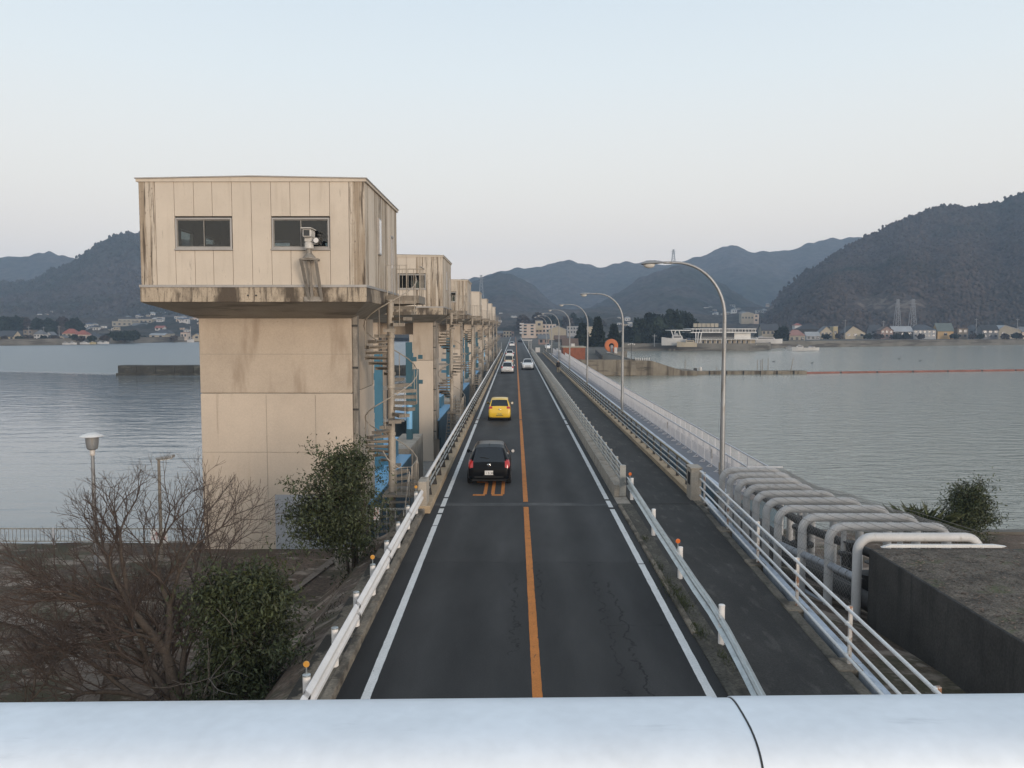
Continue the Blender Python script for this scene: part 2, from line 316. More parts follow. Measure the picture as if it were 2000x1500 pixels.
# ---- special materials
def asphalt(name, base, road=True):
    m = bpy.data.materials.new(name); m.use_nodes = True; nt = m.node_tree; nt.nodes.clear()
    out = nd(nt, 'ShaderNodeOutputMaterial'); bs = nd(nt, 'ShaderNodeBsdfPrincipled', {'Roughness': .78, 'Specular IOR Level': .3}); nt.links.new(bs.outputs[0], out.inputs[0])
    P = nd(nt, 'ShaderNodeNewGeometry').outputs['Position']; xyz = nd(nt, 'ShaderNodeSeparateXYZ', {0: P})
    X, Y = xyz.outputs[0], xyz.outputs[1]
    def math_(op, a, b=0.0, c=None):
        d = {0: a, 1: b}
        if c is not None: d[2] = c
        return nd(nt, 'ShaderNodeMath', d, operation=op).outputs[0]
    def noise_(vec, scale=1., det=4.):
        v = nd(nt, 'ShaderNodeVectorMath', {0: P, 1: vec}, operation='MULTIPLY').outputs[0]
        return nd(nt, 'ShaderNodeTexNoise', {'Vector': v, 'Scale': scale, 'Detail': det, 'Roughness': .6}).outputs[0]
    def mr(a, lo, hi, o0, o1): return nd(nt, 'ShaderNodeMapRange', {0: a, 1: lo, 2: hi, 3: o0, 4: o1}).outputs[0]
    f = mr(noise_((1, .25, 1), .8), .3, .7, .70, 1.38)
    f = math_('MULTIPLY', f, mr(noise_((1, 1, 1), 38., 3), .3, .7, .68, 1.38))
    f = math_('MULTIPLY', f, mr(noise_((1, 1, 1), 110., 2), .35, .75, .8, 1.45))
    if road:
        # polished wheel paths: lighter bands along the lanes
        for x0 in (-1.75, -.35, 1.2, 2.55):
            d = math_('ABSOLUTE', math_('SUBTRACT', X, x0)); g = mr(d, 0., .55, .38, 0.); f = math_('MULTIPLY', f, math_('ADD', g, 1.0))
        d = math_('ABSOLUTE', math_('SUBTRACT', X, 1.9)); f = math_('MULTIPLY', f, mr(d, 0., .5, .82, 1.0))
        # newer, darker resurfacing of the approach up to the transverse seam
        f = math_('MULTIPLY', f, mr(Y, 21.6, 21.8, .80, 1.0))
        # cracks wandering along the road and one across it
        def crack(x0, amp, y0, y1, wd=.022, across=False):
            A, B = (Y, X) if across else (X, Y)
            nv = noise_((1.6, 1.6, 1) if not across else (1.6, 1.6, 1), 1., 6.)
            c = math_('ADD', A, math_('MULTIPLY', math_('SUBTRACT', nv, .5), amp))
            dd = math_('ABSOLUTE', math_('SUBTRACT', c, x0))
            k = mr(dd, wd * .4, wd, 1., 0.)
            k = math_('MULTIPLY', k, math_('MULTIPLY', math_('GREATER_THAN', B, y0), math_('LESS_THAN', B, y1)))
            return math_('MULTIPLY', k, mr(noise_((2, 2, 1), 1.), .42, .5, 0., 1.))
        for a in ((-.02, 1.0, 15.4, 21.0), (1.95, 1.1, 12.6, 21.5), (2.3, .8, 12, 20, .03), (.62, .6, 18, 21.5), (21.7, .35, -2.9, 3.6, .02, True), (17.0, .5, 1.9, 3.6, .012, True)):
            f = math_('MULTIPLY', f, mr(crack(*a), 0., 1., 1., .25))
    else:
        st = mr(noise_((1.2, .6, 1), 1.), .52, .64, 0., 1.); f = math_('MULTIPLY', f, mr(st, 0, 1, 1., 1.35))
        st2 = mr(noise_((4, .9, 1), 1., 6), .56, .66, 0., 1.); f = math_('MULTIPLY', f, mr(st2, 0, 1, 1., 1.8))
    c = nd(nt, 'ShaderNodeMix', {0: 1., 6: (*base, 1), 7: (1, 1, 1, 1)}, data_type='RGBA', blend_type='MULTIPLY'); nt.links.new(f, c.inputs[7])
    nt.links.new(c.outputs[2], bs.inputs['Base Color'])
    b = nd(nt, 'ShaderNodeBump', {'Strength': .5, 'Distance': .01, 'Height': noise_((1, 1, 1), 70., 3)}); nt.links.new(b.outputs[0], bs.inputs['Normal'])
    M[name] = m
asphalt('asphalt', (.0315, .0305, .0295)); asphalt('footway', (.031, .0285, .0255), False)
def water(name, base, left):
    m = bpy.data.materials.new(name); m.use_nodes = True; nt = m.node_tree; nt.nodes.clear()
    out = nd(nt, 'ShaderNodeOutputMaterial'); bs = nd(nt, 'ShaderNodeBsdfPrincipled', {'Base Color': (*base, 1), 'Roughness': .10 if left else .15, 'IOR': 1.33, 'Specular IOR Level': .5}); nt.links.new(bs.outputs[0], out.inputs[0])
    P = nd(nt, 'ShaderNodeNewGeometry').outputs['Position']
    def noise_(vec, det=3.):
        v = nd(nt, 'ShaderNodeVectorMath', {0: P, 1: vec}, operation='MULTIPLY').outputs[0]
        return nd(nt, 'ShaderNodeTexNoise', {'Vector': v, 'Scale': 1., 'Detail': det, 'Roughness': .55, 'Distortion': .6}).outputs[0]
    if left:
        h0 = noise_((1.4, 2.4, 1), 4.)
        h1 = noise_((.20, .55, 1), 3.); h2 = noise_((1.1, 2.6, 1), 3.)
        a = nd(nt, 'ShaderNodeMath', {0: h2, 1: .12, 2: h1}, operation='MULTIPLY_ADD').outputs[0]
        # wind lanes: a ruffled stretch off the dam, slicker water beyond it and close in
        xyz = nd(nt, 'ShaderNodeSeparateXYZ', {0: P})
        edge = nd(nt, 'ShaderNodeMath', {0: xyz.outputs[0], 1: .30, 2: xyz.outputs[1]}, operation='MULTIPLY_ADD').outputs[0]
        n0 = noise_((.012, .03, 1), 4.)
        e2 = nd(nt, 'ShaderNodeMath', {0: n0, 1: 14., 2: edge}, operation='MULTIPLY_ADD').outputs[0]
        far = nd(nt, 'ShaderNodeMapRange', {0: e2, 1: 141., 2: 149., 3: .11, 4: 0.}).outputs[0]
        near = nd(nt, 'ShaderNodeMapRange', {0: e2, 1: 45., 2: 110., 3: .8, 4: 1.}).outputs[0]
        st = nd(nt, 'ShaderNodeMath', {0: far, 1: near}, operation='MULTIPLY').outputs[0]
        rgh = nd(nt, 'ShaderNodeMapRange', {0: e2, 1: 141., 2: 149., 3: .03, 4: .34}).outputs[0]; nt.links.new(rgh, bs.inputs['Roughness'])
        st2 = nd(nt, 'ShaderNodeMapRange', {0: e2, 1: 141., 2: 149., 3: 0., 4: .9}).outputs[0]
        b0 = nd(nt, 'ShaderNodeBump', {'Strength': st2, 'Distance': .22, 'Height': h0})
        b = nd(nt, 'ShaderNodeBump', {'Strength': st, 'Distance': .6, 'Height': a, 'Normal': b0.outputs[0]})
    else:
        h1 = noise_((.42, 1.0, 1), 4.); h2 = noise_((2.0, 4.2, 1), 2.)
        a = nd(nt, 'ShaderNodeMath', {0: h2, 1: .25, 2: h1}, operation='MULTIPLY_ADD').outputs[0]
        b = nd(nt, 'ShaderNodeBump', {'Strength': 1.0, 'Distance': .17, 'Height': a})
    nt.links.new(b.outputs[0], bs.inputs['Normal']); M[name] = m
water('water_left', (.20, .22, .225), True); water('water_right', (.265, .262, .215), False)
def hillmat(name, cols, s, scar=None):
    m = bpy.data.materials.new(name); m.use_nodes = True; nt = m.node_tree; nt.nodes.clear()
    out = nd(nt, 'ShaderNodeOutputMaterial'); bs = nd(nt, 'ShaderNodeBsdfPrincipled', {'Roughness': .95, 'Specular IOR Level': .05}); nt.links.new(bs.outputs[0], out.inputs[0])
    P = nd(nt, 'ShaderNodeNewGeometry').outputs['Position']
    n1 = nd(nt, 'ShaderNodeTexNoise', {'Vector': P, 'Scale': s, 'Detail': 6., 'Roughness': .65}); rp = nd(nt, 'ShaderNodeValToRGB', {0: n1.outputs[0]})
    for i, (p, c) in enumerate(cols):
        e = rp.color_ramp.elements[i] if i < 2 else rp.color_ramp.elements.new(p)
        e.position = p; e.color = (*c, 1)
    n2 = nd(nt, 'ShaderNodeTexNoise', {'Vector': P, 'Scale': s * 22, 'Detail': 3.}); r2 = nd(nt, 'ShaderNodeMapRange', {0: n2.outputs[0], 1: .3, 2: .7, 3: .55, 4: 1.5})
    c = nd(nt, 'ShaderNodeMix', {0: 1., 6: rp.outputs[0], 7: (1, 1, 1, 1)}, data_type='RGBA', blend_type='MULTIPLY'); nt.links.new(r2.outputs[0], c.inputs[7]); c = c.outputs[2]
    if scar:
        cx, cz, hw, hh = scar
        xyz = nd(nt, 'ShaderNodeSeparateXYZ', {0: P})
        def q(o, c0, h):
            a = nd(nt, 'ShaderNodeMath', {0: o, 1: c0}, operation='SUBTRACT').outputs[0]; a = nd(nt, 'ShaderNodeMath', {0: a, 1: h}, operation='DIVIDE').outputs[0]
            return nd(nt, 'ShaderNodeMath', {0: a, 1: a}, operation='MULTIPLY').outputs[0]
        d = nd(nt, 'ShaderNodeMath', {0: q(xyz.outputs[0], cx, hw), 1: q(xyz.outputs[2], cz, hh)}, operation='ADD').outputs[0]
        n3 = nd(nt, 'ShaderNodeTexNoise', {'Vector': P, 'Scale': .10, 'Detail': 5., 'Roughness': .7}).outputs[0]
        d = nd(nt, 'ShaderNodeMath', {0: n3, 1: 5.0, 2: d}, operation='MULTIPLY_ADD').outputs[0]
        k = nd(nt, 'ShaderNodeMapRange', {0: d, 1: 2.2, 2: 2.9, 3: .85, 4: 0.}).outputs[0]
        c3 = nd(nt, 'ShaderNodeMix', {0: k, 6: c, 7: (.19, .155, .125, 1)}, data_type='RGBA'); c = c3.outputs[2]
    nt.links.new(c, bs.inputs['Base Color']); M[name] = m
HC = [(.30, (.024, .032, .025)), (.45, (.045, .045, .040)), (.56, (.066, .058, .055)), (.72, (.048, .044, .043))]
hillmat('hill_low', [(.30, (.020, .026, .018)), (.45, (.045, .042, .034)), (.56, (.075, .062, .052)), (.72, (.11, .095, .075))], .016)
hillmat('hill_near', [(.30, (.026, .031, .024)), (.44, (.050, .042, .036)), (.56, (.070, .055, .048)), (.72, (.046, .038, .034))], .012, scar=(262, 22, 24, 9)); hillmat('hill_mid', HC, .007); hillmat('hill_far', [(p, tuple(x * 1.1 for x in c)) for p, c in HC], .004)

# ================================================================== the setting
def sheet(name, m, pts, z, parent=None):
    mb = MB(); mb.poly([(x, y, z if not callable(z) else z(x, y)) for x, y in pts]); o = mb.build(name, m, parent)
    return o if parent is not None else struct(o)
BR0, BR1 = 28.9, 193.0                                   # the bridge over the barrage
# water either side of the barrage
struct(MB().quad((-1500, -40, -3), (-2, -40, -3), (-2, 1200, -3), (-1500, 1200, -3)).build('water', 'water_left'))
struct(MB().quad((-2, -40, -3.0), (1500, -40, -3.0), (1500, 1200, -3.0), (-2, 1200, -3.0)).build('water', 'water_right'))
# road with its paint
road = struct(MB().box(-3.05, 3.62, -30, 640, -.3, 0).build('road', 'asphalt'))
def line(name, m, x, y0, y1, wd, z=.004):
    mb = MB(); rnd = random.Random(int(x * 100) + int(y0)); y = y0; L = []; Rr = []
    while y < y1:
        j = .004 if y < 60 else 0
        L.append((x - wd / 2 + rnd.uniform(-j, j), y)); Rr.append((x + wd / 2 + rnd.uniform(-j, j), y)); y += .18 if y < 40 else .6 if y < 80 else 8
    L.append((x - wd / 2, y1)); Rr.append((x + wd / 2, y1))
    for i in range(len(L) - 1): mb.quad((*L[i], z), (*Rr[i], z), (*Rr[i + 1], z), (*L[i + 1], z))
    return mb.build(name, m, road)
for a, b in ((6, 25.7), (25.76, 27.3), (27.5, 28.2), (28.5, 29.9), (30.1, 53), (53.4, 55.2), (55.7, 81.4), (81.8, 190), (191, 560)):
    line('edge_line', 'line_white', -2.52, a, b, .16)
for a, b in ((6, 21.5), (21.56, 28.1), (28.4, 29.5), (29.75, 52.5), (53, 55.2), (55.7, 81.4), (81.8, 186), (188, 560)):
    line('edge_line', 'line_white', 3.33, a, b, .16)
for a, b in ((6, 28.45), (29.3, 55.3), (55.7, 81.5), (81.8, 560)):
    line('centre_line', 'line_orange', .38, a, b, .17)
# transverse joints of the deck
mk('joint', (.085, .083, .08), .8, var=.3, sc_=2, fine=.3, fsc=20, streaks=[((.03, .03, .03), .9, .45, .6, (.5, 9, 1))])
for y, wd in ((28.9, .45), (55.45, .14), (81.6, .14), (109, .12), (137, .12), (165, .12)):
    MB().box(-2.84, 3.6, y - wd / 2, y + wd / 2, -.02, .0025).build('expansion_joint', 'joint', road)
# the speed limit painted on the lane: 50, read by drivers going away from the camera
def numeral(x, strokes):
    mb = MB()
    for poly in strokes: mb.poly([(x + a * .50, 30.35 + b * 4.9, .004) for a, b in poly])
    return mb.build('road_numeral', 'line_orange', road)
def stroke(pts, wx, wy):                                  # polyline thickened in numeral space
    out = []
    for (a, b), (c, d) in zip(pts, pts[1:]):
        dx, dy = (c - a), (d - b)
        if abs(dx) > abs(dy): out.append([(min(a, c) - wx * .5, b - wy), (max(a, c) + wx * .5, b - wy), (max(a, c) + wx * .5, b + wy), (min(a, c) - wx * .5, b + wy)])
        else: out.append([(a - wx, min(b, d)), (a + wx, min(b, d)), (a + wx, max(b, d)), (a - wx, max(b, d))])
    return out
numeral(-1.56, stroke([(0.05, .03), (.82, .03)], .13, .028) + stroke([(.87, .058), (.87, .52)], .13, .02) + stroke([(.13, .55), (.87, .55)], .13, .026) + stroke([(.13, .577), (.13, .94)], .12, .02) + stroke([(.13, .97), (.95, .97)], .13, .028))
numeral(-.90, stroke([(.13, .03), (.82, .03)], .13, .028) + stroke([(.13, .058), (.13, .94)], .13, .02) + stroke([(.87, .058), (.87, .94)], .13, .02) + stroke([(.13, .97), (.87, .97)], .13, .028))
# bridge deck below the surfacing
struct(MB().box(-3.55, 6.8, BR0 - .6, BR1, -1.3, -.02).build('bridge_deck', 'concrete'))
# footway beside the road
struct(MB().box(4.12, 6.40, BR0, BR1 + 5, -.25, .02).build('pavement', 'footway'))
struct(MB().prism([(4.05, -30, -.2), (5.1, -30, -.2), (5.9, 14.9, -.2), (6.42, BR0, -.2), (4.12, BR0, -.2), (4.05, 20, -.2)], (0, 0, .21)).build('pavement', 'footway'))
# gritty, weedy verge between road and footway on the approach
verge = struct(MB().prism([(3.62, -30, -.2), (4.05, -30, -.2), (4.05, 20, -.2), (4.12, BR0, -.2), (3.62, BR0, -.2)], (0, 0, .23)).build('verge', 'shoulder'))
struct(MB().box(3.60, 3.72, 16.5, BR0 - .3, -.1, .06).build('kerb', 'kerb_concrete', bevel=.02))
# left kerb of the approach: separate kerb stones and a soil strip behind
lk = struct(MB().box(-3.75, -3.20, -20, 27.45, -.4, .15).build('kerb', 'kerb_soil'))
y = -6.0
while y < 27.3:
    MB().box(-3.20, -3.02, y, min(y + 1.99, 27.44), -.1, .17 + random.uniform(-.006, .006)).build('kerb_stone', 'kerb_concrete', lk, bevel=.025); y += 2.0
bk = struct(MB().box(-3.50, -2.85, 27.45, BR1, -.4, .24).build('kerb', 'kerb_bridge', bevel=.02))
# park ground on the left, lower than the road, with a bank up to it
PG = -1.5
def park_ground():
    nx, ny = 70, 60; V = []; Fc = []
    for j in range(ny + 1):
        for i in range(nx + 1):
            x = -60 + (60 - 3.72) * (i / nx) ** .75; y = -25 + 54.3 * j / ny
            t = max(0.0, min(1.0, (x + 5.6) / 1.8)); t = t * t * (3 - 2 * t)
            z = PG + 1.55 * t * (1.0 if y < 25.5 else max(0.0, 1 - (y - 25.5) / 1.0)) + .06 * noise.noise(Vector((x * .5, y * .5, 0)))
            V.append((x, y, z))
    for j in range(ny):
        for i in range(nx):
            a = j * (nx + 1) + i; Fc.append((a, a + 1, a + nx + 2, a + nx + 1))
    mb = MB(); mb.v = V; mb.f = Fc; return struct(mb.build('ground', 'earth', smooth=True))
park_ground()
struct(MB().box(-60, -3.8, 28.3, 29.3, -4, PG - .03).build('quay_wall', 'seawall'))
def path_strip(name, m, pts, wd, z):
    mb = MB(); L = []; q = []
    for k, (x, y) in enumerate(pts):
        a = Vector(pts[max(k - 1, 0)]); b = Vector(pts[min(k + 1, len(pts) - 1)]); d = (b - a).normalized(); nrm = Vector((d.y, -d.x)); w_ = wd * (1 + .18 * math.sin(k * 2.3))
        L.append(Vector((x, y)) + nrm * w_ / 2); q.append(Vector((x, y)) - nrm * w_ / 2)
    for i in range(len(L) - 1): mb.quad((*L[i], z), (*L[i + 1], z), (*q[i + 1], z), (*q[i], z))
    return struct(mb.build(name, m))
path_strip('path', 'earth_path', [(-5.75, 29.0), (-6.0, 27), (-6.35, 24.5), (-6.75, 22.), (-7.1, 20), (-7.4, 17.5)], .26, PG + .07)
path_strip('path', 'earth_path', [(-26, 24.2), (-20, 23.2), (-15.6, 22.4), (-12.6, 21.0), (-10.6, 19.4), (-9.2, 17.6), (-8.4, 15.5)], .45, PG + .075)
path_strip('path', 'earth_path', [(-16, 18.6), (-13., 17.6), (-11., 16.5), (-9.8, 15.)], .4, PG + .075)
# lower ground on the right, under the pipes
struct(MB().poly([(5.0, -25, -.22), (6.35, 20, -.22), (6.78, 29.2, -.22), (7.0, 30.8, -1.3), (24, 30.8, -1.6), (24, -25, -1.6), (7.4, -25, -1.2)]).build('ground', 'earth'))
struct(MB().prism([(6.80, 30.6, -4), (24, 30.6, -4), (24, 31.0, -4), (6.80, 31.0, -4)], (0, 0, 2.6)).build('quay_wall', 'seawall'))
struct(MB().prism([(23.8, -25, -4), (24.2, -25, -4), (24.2, 31, -4), (23.8, 31, -4)], (0, 0, 2.6)).build('quay_wall', 'seawall'))
# the far shores: flat land behind sea walls, rising inland
COAST_L = [(-1200, 350), (-700, 372), (-330, 398), (-252, 405), (-222, 425), (-216, 470), (-196, 506), (-150, 545), (-70, 545), (-22, 470), (-14, 330), (-5.2, 200)]
COAST_R = [(6.9, 156), (22.6, 156), (22.6, 196), (29, 215), (33, 290), (42, 322), (58, 322), (90, 318), (101, 330), (112, 362), (150, 384), (200, 405), (260, 430), (420, 470), (1200, 560)]
def shore(name, coast, z, near_pts):
    mb = MB()
    pts = coast + near_pts
    n = len(pts); mb.poly([(x, y, z) for x, y in pts])
    return struct(mb.build(name, 'shore'))
shore('land', COAST_L, -.4, [(-5.2, 560), (-1200, 560)])
shore('land', COAST_R[4:], -.4, [(1200, 600), (4.2, 600), (4.2, 290)])
shore('quay', COAST_R[:5], -.05, [(4.2, 290), (4.2, 196), (6.9, 196)])
shore('land', [(-5.4, 198), (4.4, 198), (4.4, 640), (-5.4, 640)], -.36, [])
def wall_along(coast, i0, i1, ztop, m, th=.6):
    for k in range(i0, i1):
        (x0, y0), (x1, y1) = coast[k], coast[k + 1]; d = Vector((x1 - x0, y1 - y0, 0)); nrm = Vector((-d.y, d.x, 0)).normalized() * th
        struct(MB().prism([(x0, y0, -4), (x1, y1, -4), (x1 + nrm.x, y1 + nrm.y, -4), (x0 + nrm.x, y0 + nrm.y, -4)], (0, 0, ztop + 4)).build('sea_wall', m))
wall_along(COAST_L, 0, 6, .25, 'seawall'); wall_along(COAST_L, 6, 11, 0.0, 'seawall')
wall_along(COAST_R, 3, 14, -.15, 'seawall'); wall_along(COAST_R, 0, 3, .05, 'quay_concrete')
for k in range(4): MB().box(8 + k * 3.7, 11.68 + k * 3.7, 155.8, 156.0, -2.9, -2.2).build('quay_footing', 'quay_concrete', struct(MB().box(8 + k * 3.7, 11.66 + k * 3.7, 155.86, 156.0, -2.2, -.1).build('quay_panel', 'quay_concrete')))
# inland slope carrying the farther houses
def inland_z(x, y):
    k = max(0., min(1., (noise.noise(Vector((x * .012, y * .018, 3))) + .12) * 5)) * max(0., min(1., (y - 518) / 40))
    return land(y) - .25 + k * (1.5 + 3.5 * (1 - min(1, noise.voronoi(Vector((x / 9, y / 9, 1)))[0][0] * 1.3)))
def inland():
    nx, ny = 300, 90; V = []; Fc = []
    for j in range(ny + 1):
        for i in range(nx + 1):
            y = 518 + (960 - 518) * j / ny; x = (-1 + 2 * i / nx) * .8 * y
            V.append((x, y, inland_z(x, y) if j else -.8))
    for j in range(ny):
        for i in range(nx):
            a = j * (nx + 1) + i; Fc.append((a, a + 1, a + nx + 2, a + nx + 1))
    mb = MB(); mb.v = V; mb.f = Fc; return struct(mb.build('hillside', 'hill_low', smooth=True))
inland()
# wooded hills: ridge sighted in the photo at a given distance, canopy as relief
def hill(name, m, ridge, Yf, Yr, nu, nv, bump, cell, z0=-6., spur=.16, seed=0, crowns=0, label=''):
    px = np.array([p[0] for p in ridge], float); py = np.array([p[1] for p in ridge], float)
    us = np.linspace(px[0], px[-1], nu); rp = np.interp(us, px, py)
    ker = np.array([1, 2, 3, 2, 1.]); ker /= ker.sum(); rs = np.convolve(np.pad(rp, 2, 'edge'), ker, 'valid')
    vsn = np.concatenate([np.linspace(0, 1, nv), np.linspace(1.04, 1.35, 7)])
    V = np.zeros((len(vsn), nu, 3))
    for i, u in enumerate(us):
        top = at(u, rs[i], Yr); dx = top.x / Yr; zr = top.z - bump * .6
        yw = 40 * noise.noise(Vector((u * .012, seed, 0)))
        for j, v in enumerate(vsn):
            y = Yf + (Yr - Yf) * v + (yw * math.sin(math.pi * min(v, 1))); x = dx * y
            if v <= 1:
                s = v ** .85 if v > 0 else 0.
                z = z0 + (zr - z0) * (s - spur * math.sin(math.pi * v) * (.5 + noise.noise(Vector((x / 140, y / 260, seed)))))
                fb = min(1., v * 6)
            else: z = zr - (v - 1) * (zr - z0) * .9; fb = 1.
            d = noise.voronoi(Vector((x / cell, y / cell * .8, seed)))[0][0]
            z += bump * fb * (1 - min(1, d * 1.3)) + bump * .5 * fb * noise.noise(Vector((x / cell / 3, y / cell / 3, seed + 5)))
            V[j, i] = (x, y, z)
    n1, n2 = V.shape[:2]; idx = np.arange(n1 * n2).reshape(n1, n2)
    fc = np.stack([idx[:-1, :-1], idx[:-1, 1:], idx[1:, 1:], idx[1:, :-1]], -1).reshape(-1, 4)
    o = npmesh(name, V.reshape(-1, 3), fc, m, smooth=True); struct(o)
    if crowns:
        rg_ = np.random.default_rng(seed + 50); jj = rg_.integers(2, nv, crowns); ii = rg_.integers(1, nu - 1, crowns); c = V[jj, ii] + rg_.normal(0, 1.5, (crowns, 3)) * np.array([1, 1, .05]) - np.array([0, 0, .5])
        if seed == 1:
            ok = ((c[:, 0] - 262) / 26) ** 2 + ((c[:, 2] - 22) / 9) ** 2 > rg_.uniform(.4, 1.3, crowns); c = c[ok]; crowns = len(c)
        rr = rg_.uniform(.8, 1.75, crowns) * cell / 11; ring = []
        for (q, hh) in ((.75, -.5), (1., .25), (.72, .85), (.2, 1.25)):
            for k in range(6):
                a = k * math.pi / 3 + q * 2; ring.append(np.stack([c[:, 0] + rr * q * math.cos(a) * rg_.uniform(.75, 1.25, crowns), c[:, 1] + rr * q * math.sin(a), c[:, 2] + rr * hh * rg_.uniform(.85, 1.3, crowns)], 1))
        VV = np.stack(ring, 1).reshape(-1, 3); b = np.arange(crowns)[:, None] * 24; ff = []
        for L in range(3):
            for k in range(6): ff.append(b + np.array([[L * 6 + k, L * 6 + (k + 1) % 6, L * 6 + 6 + (k + 1) % 6, L * 6 + 6 + k]]))
        wd_ = npmesh('woodland', VV, np.concatenate(ff, 0), m, smooth=True, kind='stuff'); wd_['label'] = label; wd_['category'] = 'woodland'
    return o
hill('hill', 'hill_near', [(1470, 640), (1500, 600), (1530, 566), (1570, 531), (1610, 505), (1650, 482), (1700, 456), (1750, 431), (1800, 411), (1840, 402), (1880, 400), (1930, 398), (1960, 390), (2000, 371), (2100, 330), (2250, 300)], 520, 860, 360, 120, 4.0, 11, seed=1, crowns=17000, label='winter woodland covering the steep hill on the right')
hill('hill', 'hill_mid', [(1090, 640), (1150, 600), (1190, 580), (1230, 552), (1265, 532), (1295, 521), (1330, 515), (1365, 525), (1400, 545), (1440, 572), (1470, 590), (1510, 610), (1560, 640)], 800, 1200, 190, 60, 6, 18, z0=8., seed=2)
hill('hill', 'hill_mid', [(640, 610), (760, 575), (850, 562), (905, 557), (940, 542), (975, 532), (1000, 531), (1035, 552), (1065, 575), (1095, 598), (1130, 622), (1160, 640)], 800, 1250, 200, 60, 6, 18, z0=8., seed=3)
hill('hill', 'hill_far', [(500, 560), (700, 560), (860, 552), (930, 540), (985, 527), (1010, 521), (1045, 520), (1085, 511), (1110, 508), (1140, 513), (1165, 519), (1195, 515), (1225, 510), (1260, 511), (1300, 514), (1335, 509), (1365, 499), (1395, 487), (1430, 480), (1450, 484), (1475, 491), (1510, 487), (1545, 485), (1580, 474), (1620, 466), (1675, 461), (1720, 464), (1800, 470), (2000, 470)], 1250, 1800, 330, 60, 7, 24, seed=4)
hill('hill', 'hill_mid', [(-250, 600), (-60, 560), (0, 549), (50, 547), (85, 533), (110, 520), (150, 499), (190, 474), (225, 458), (255, 451), (285, 449), (330, 455), (400, 480), (480, 520), (560, 550), (680, 590), (760, 640)], 740, 1080, 300, 90, 6, 14, z0=6., seed=6, crowns=11000, label='winter woodland covering the hill behind the left shore')
hill('hill', 'hill_far', [(-300, 520), (-100, 505), (0, 498), (45, 500), (75, 495), (100, 491), (125, 497), (145, 504), (180, 520), (260, 545), (360, 560)], 1150, 1600, 170, 50, 7, 22, seed=7)
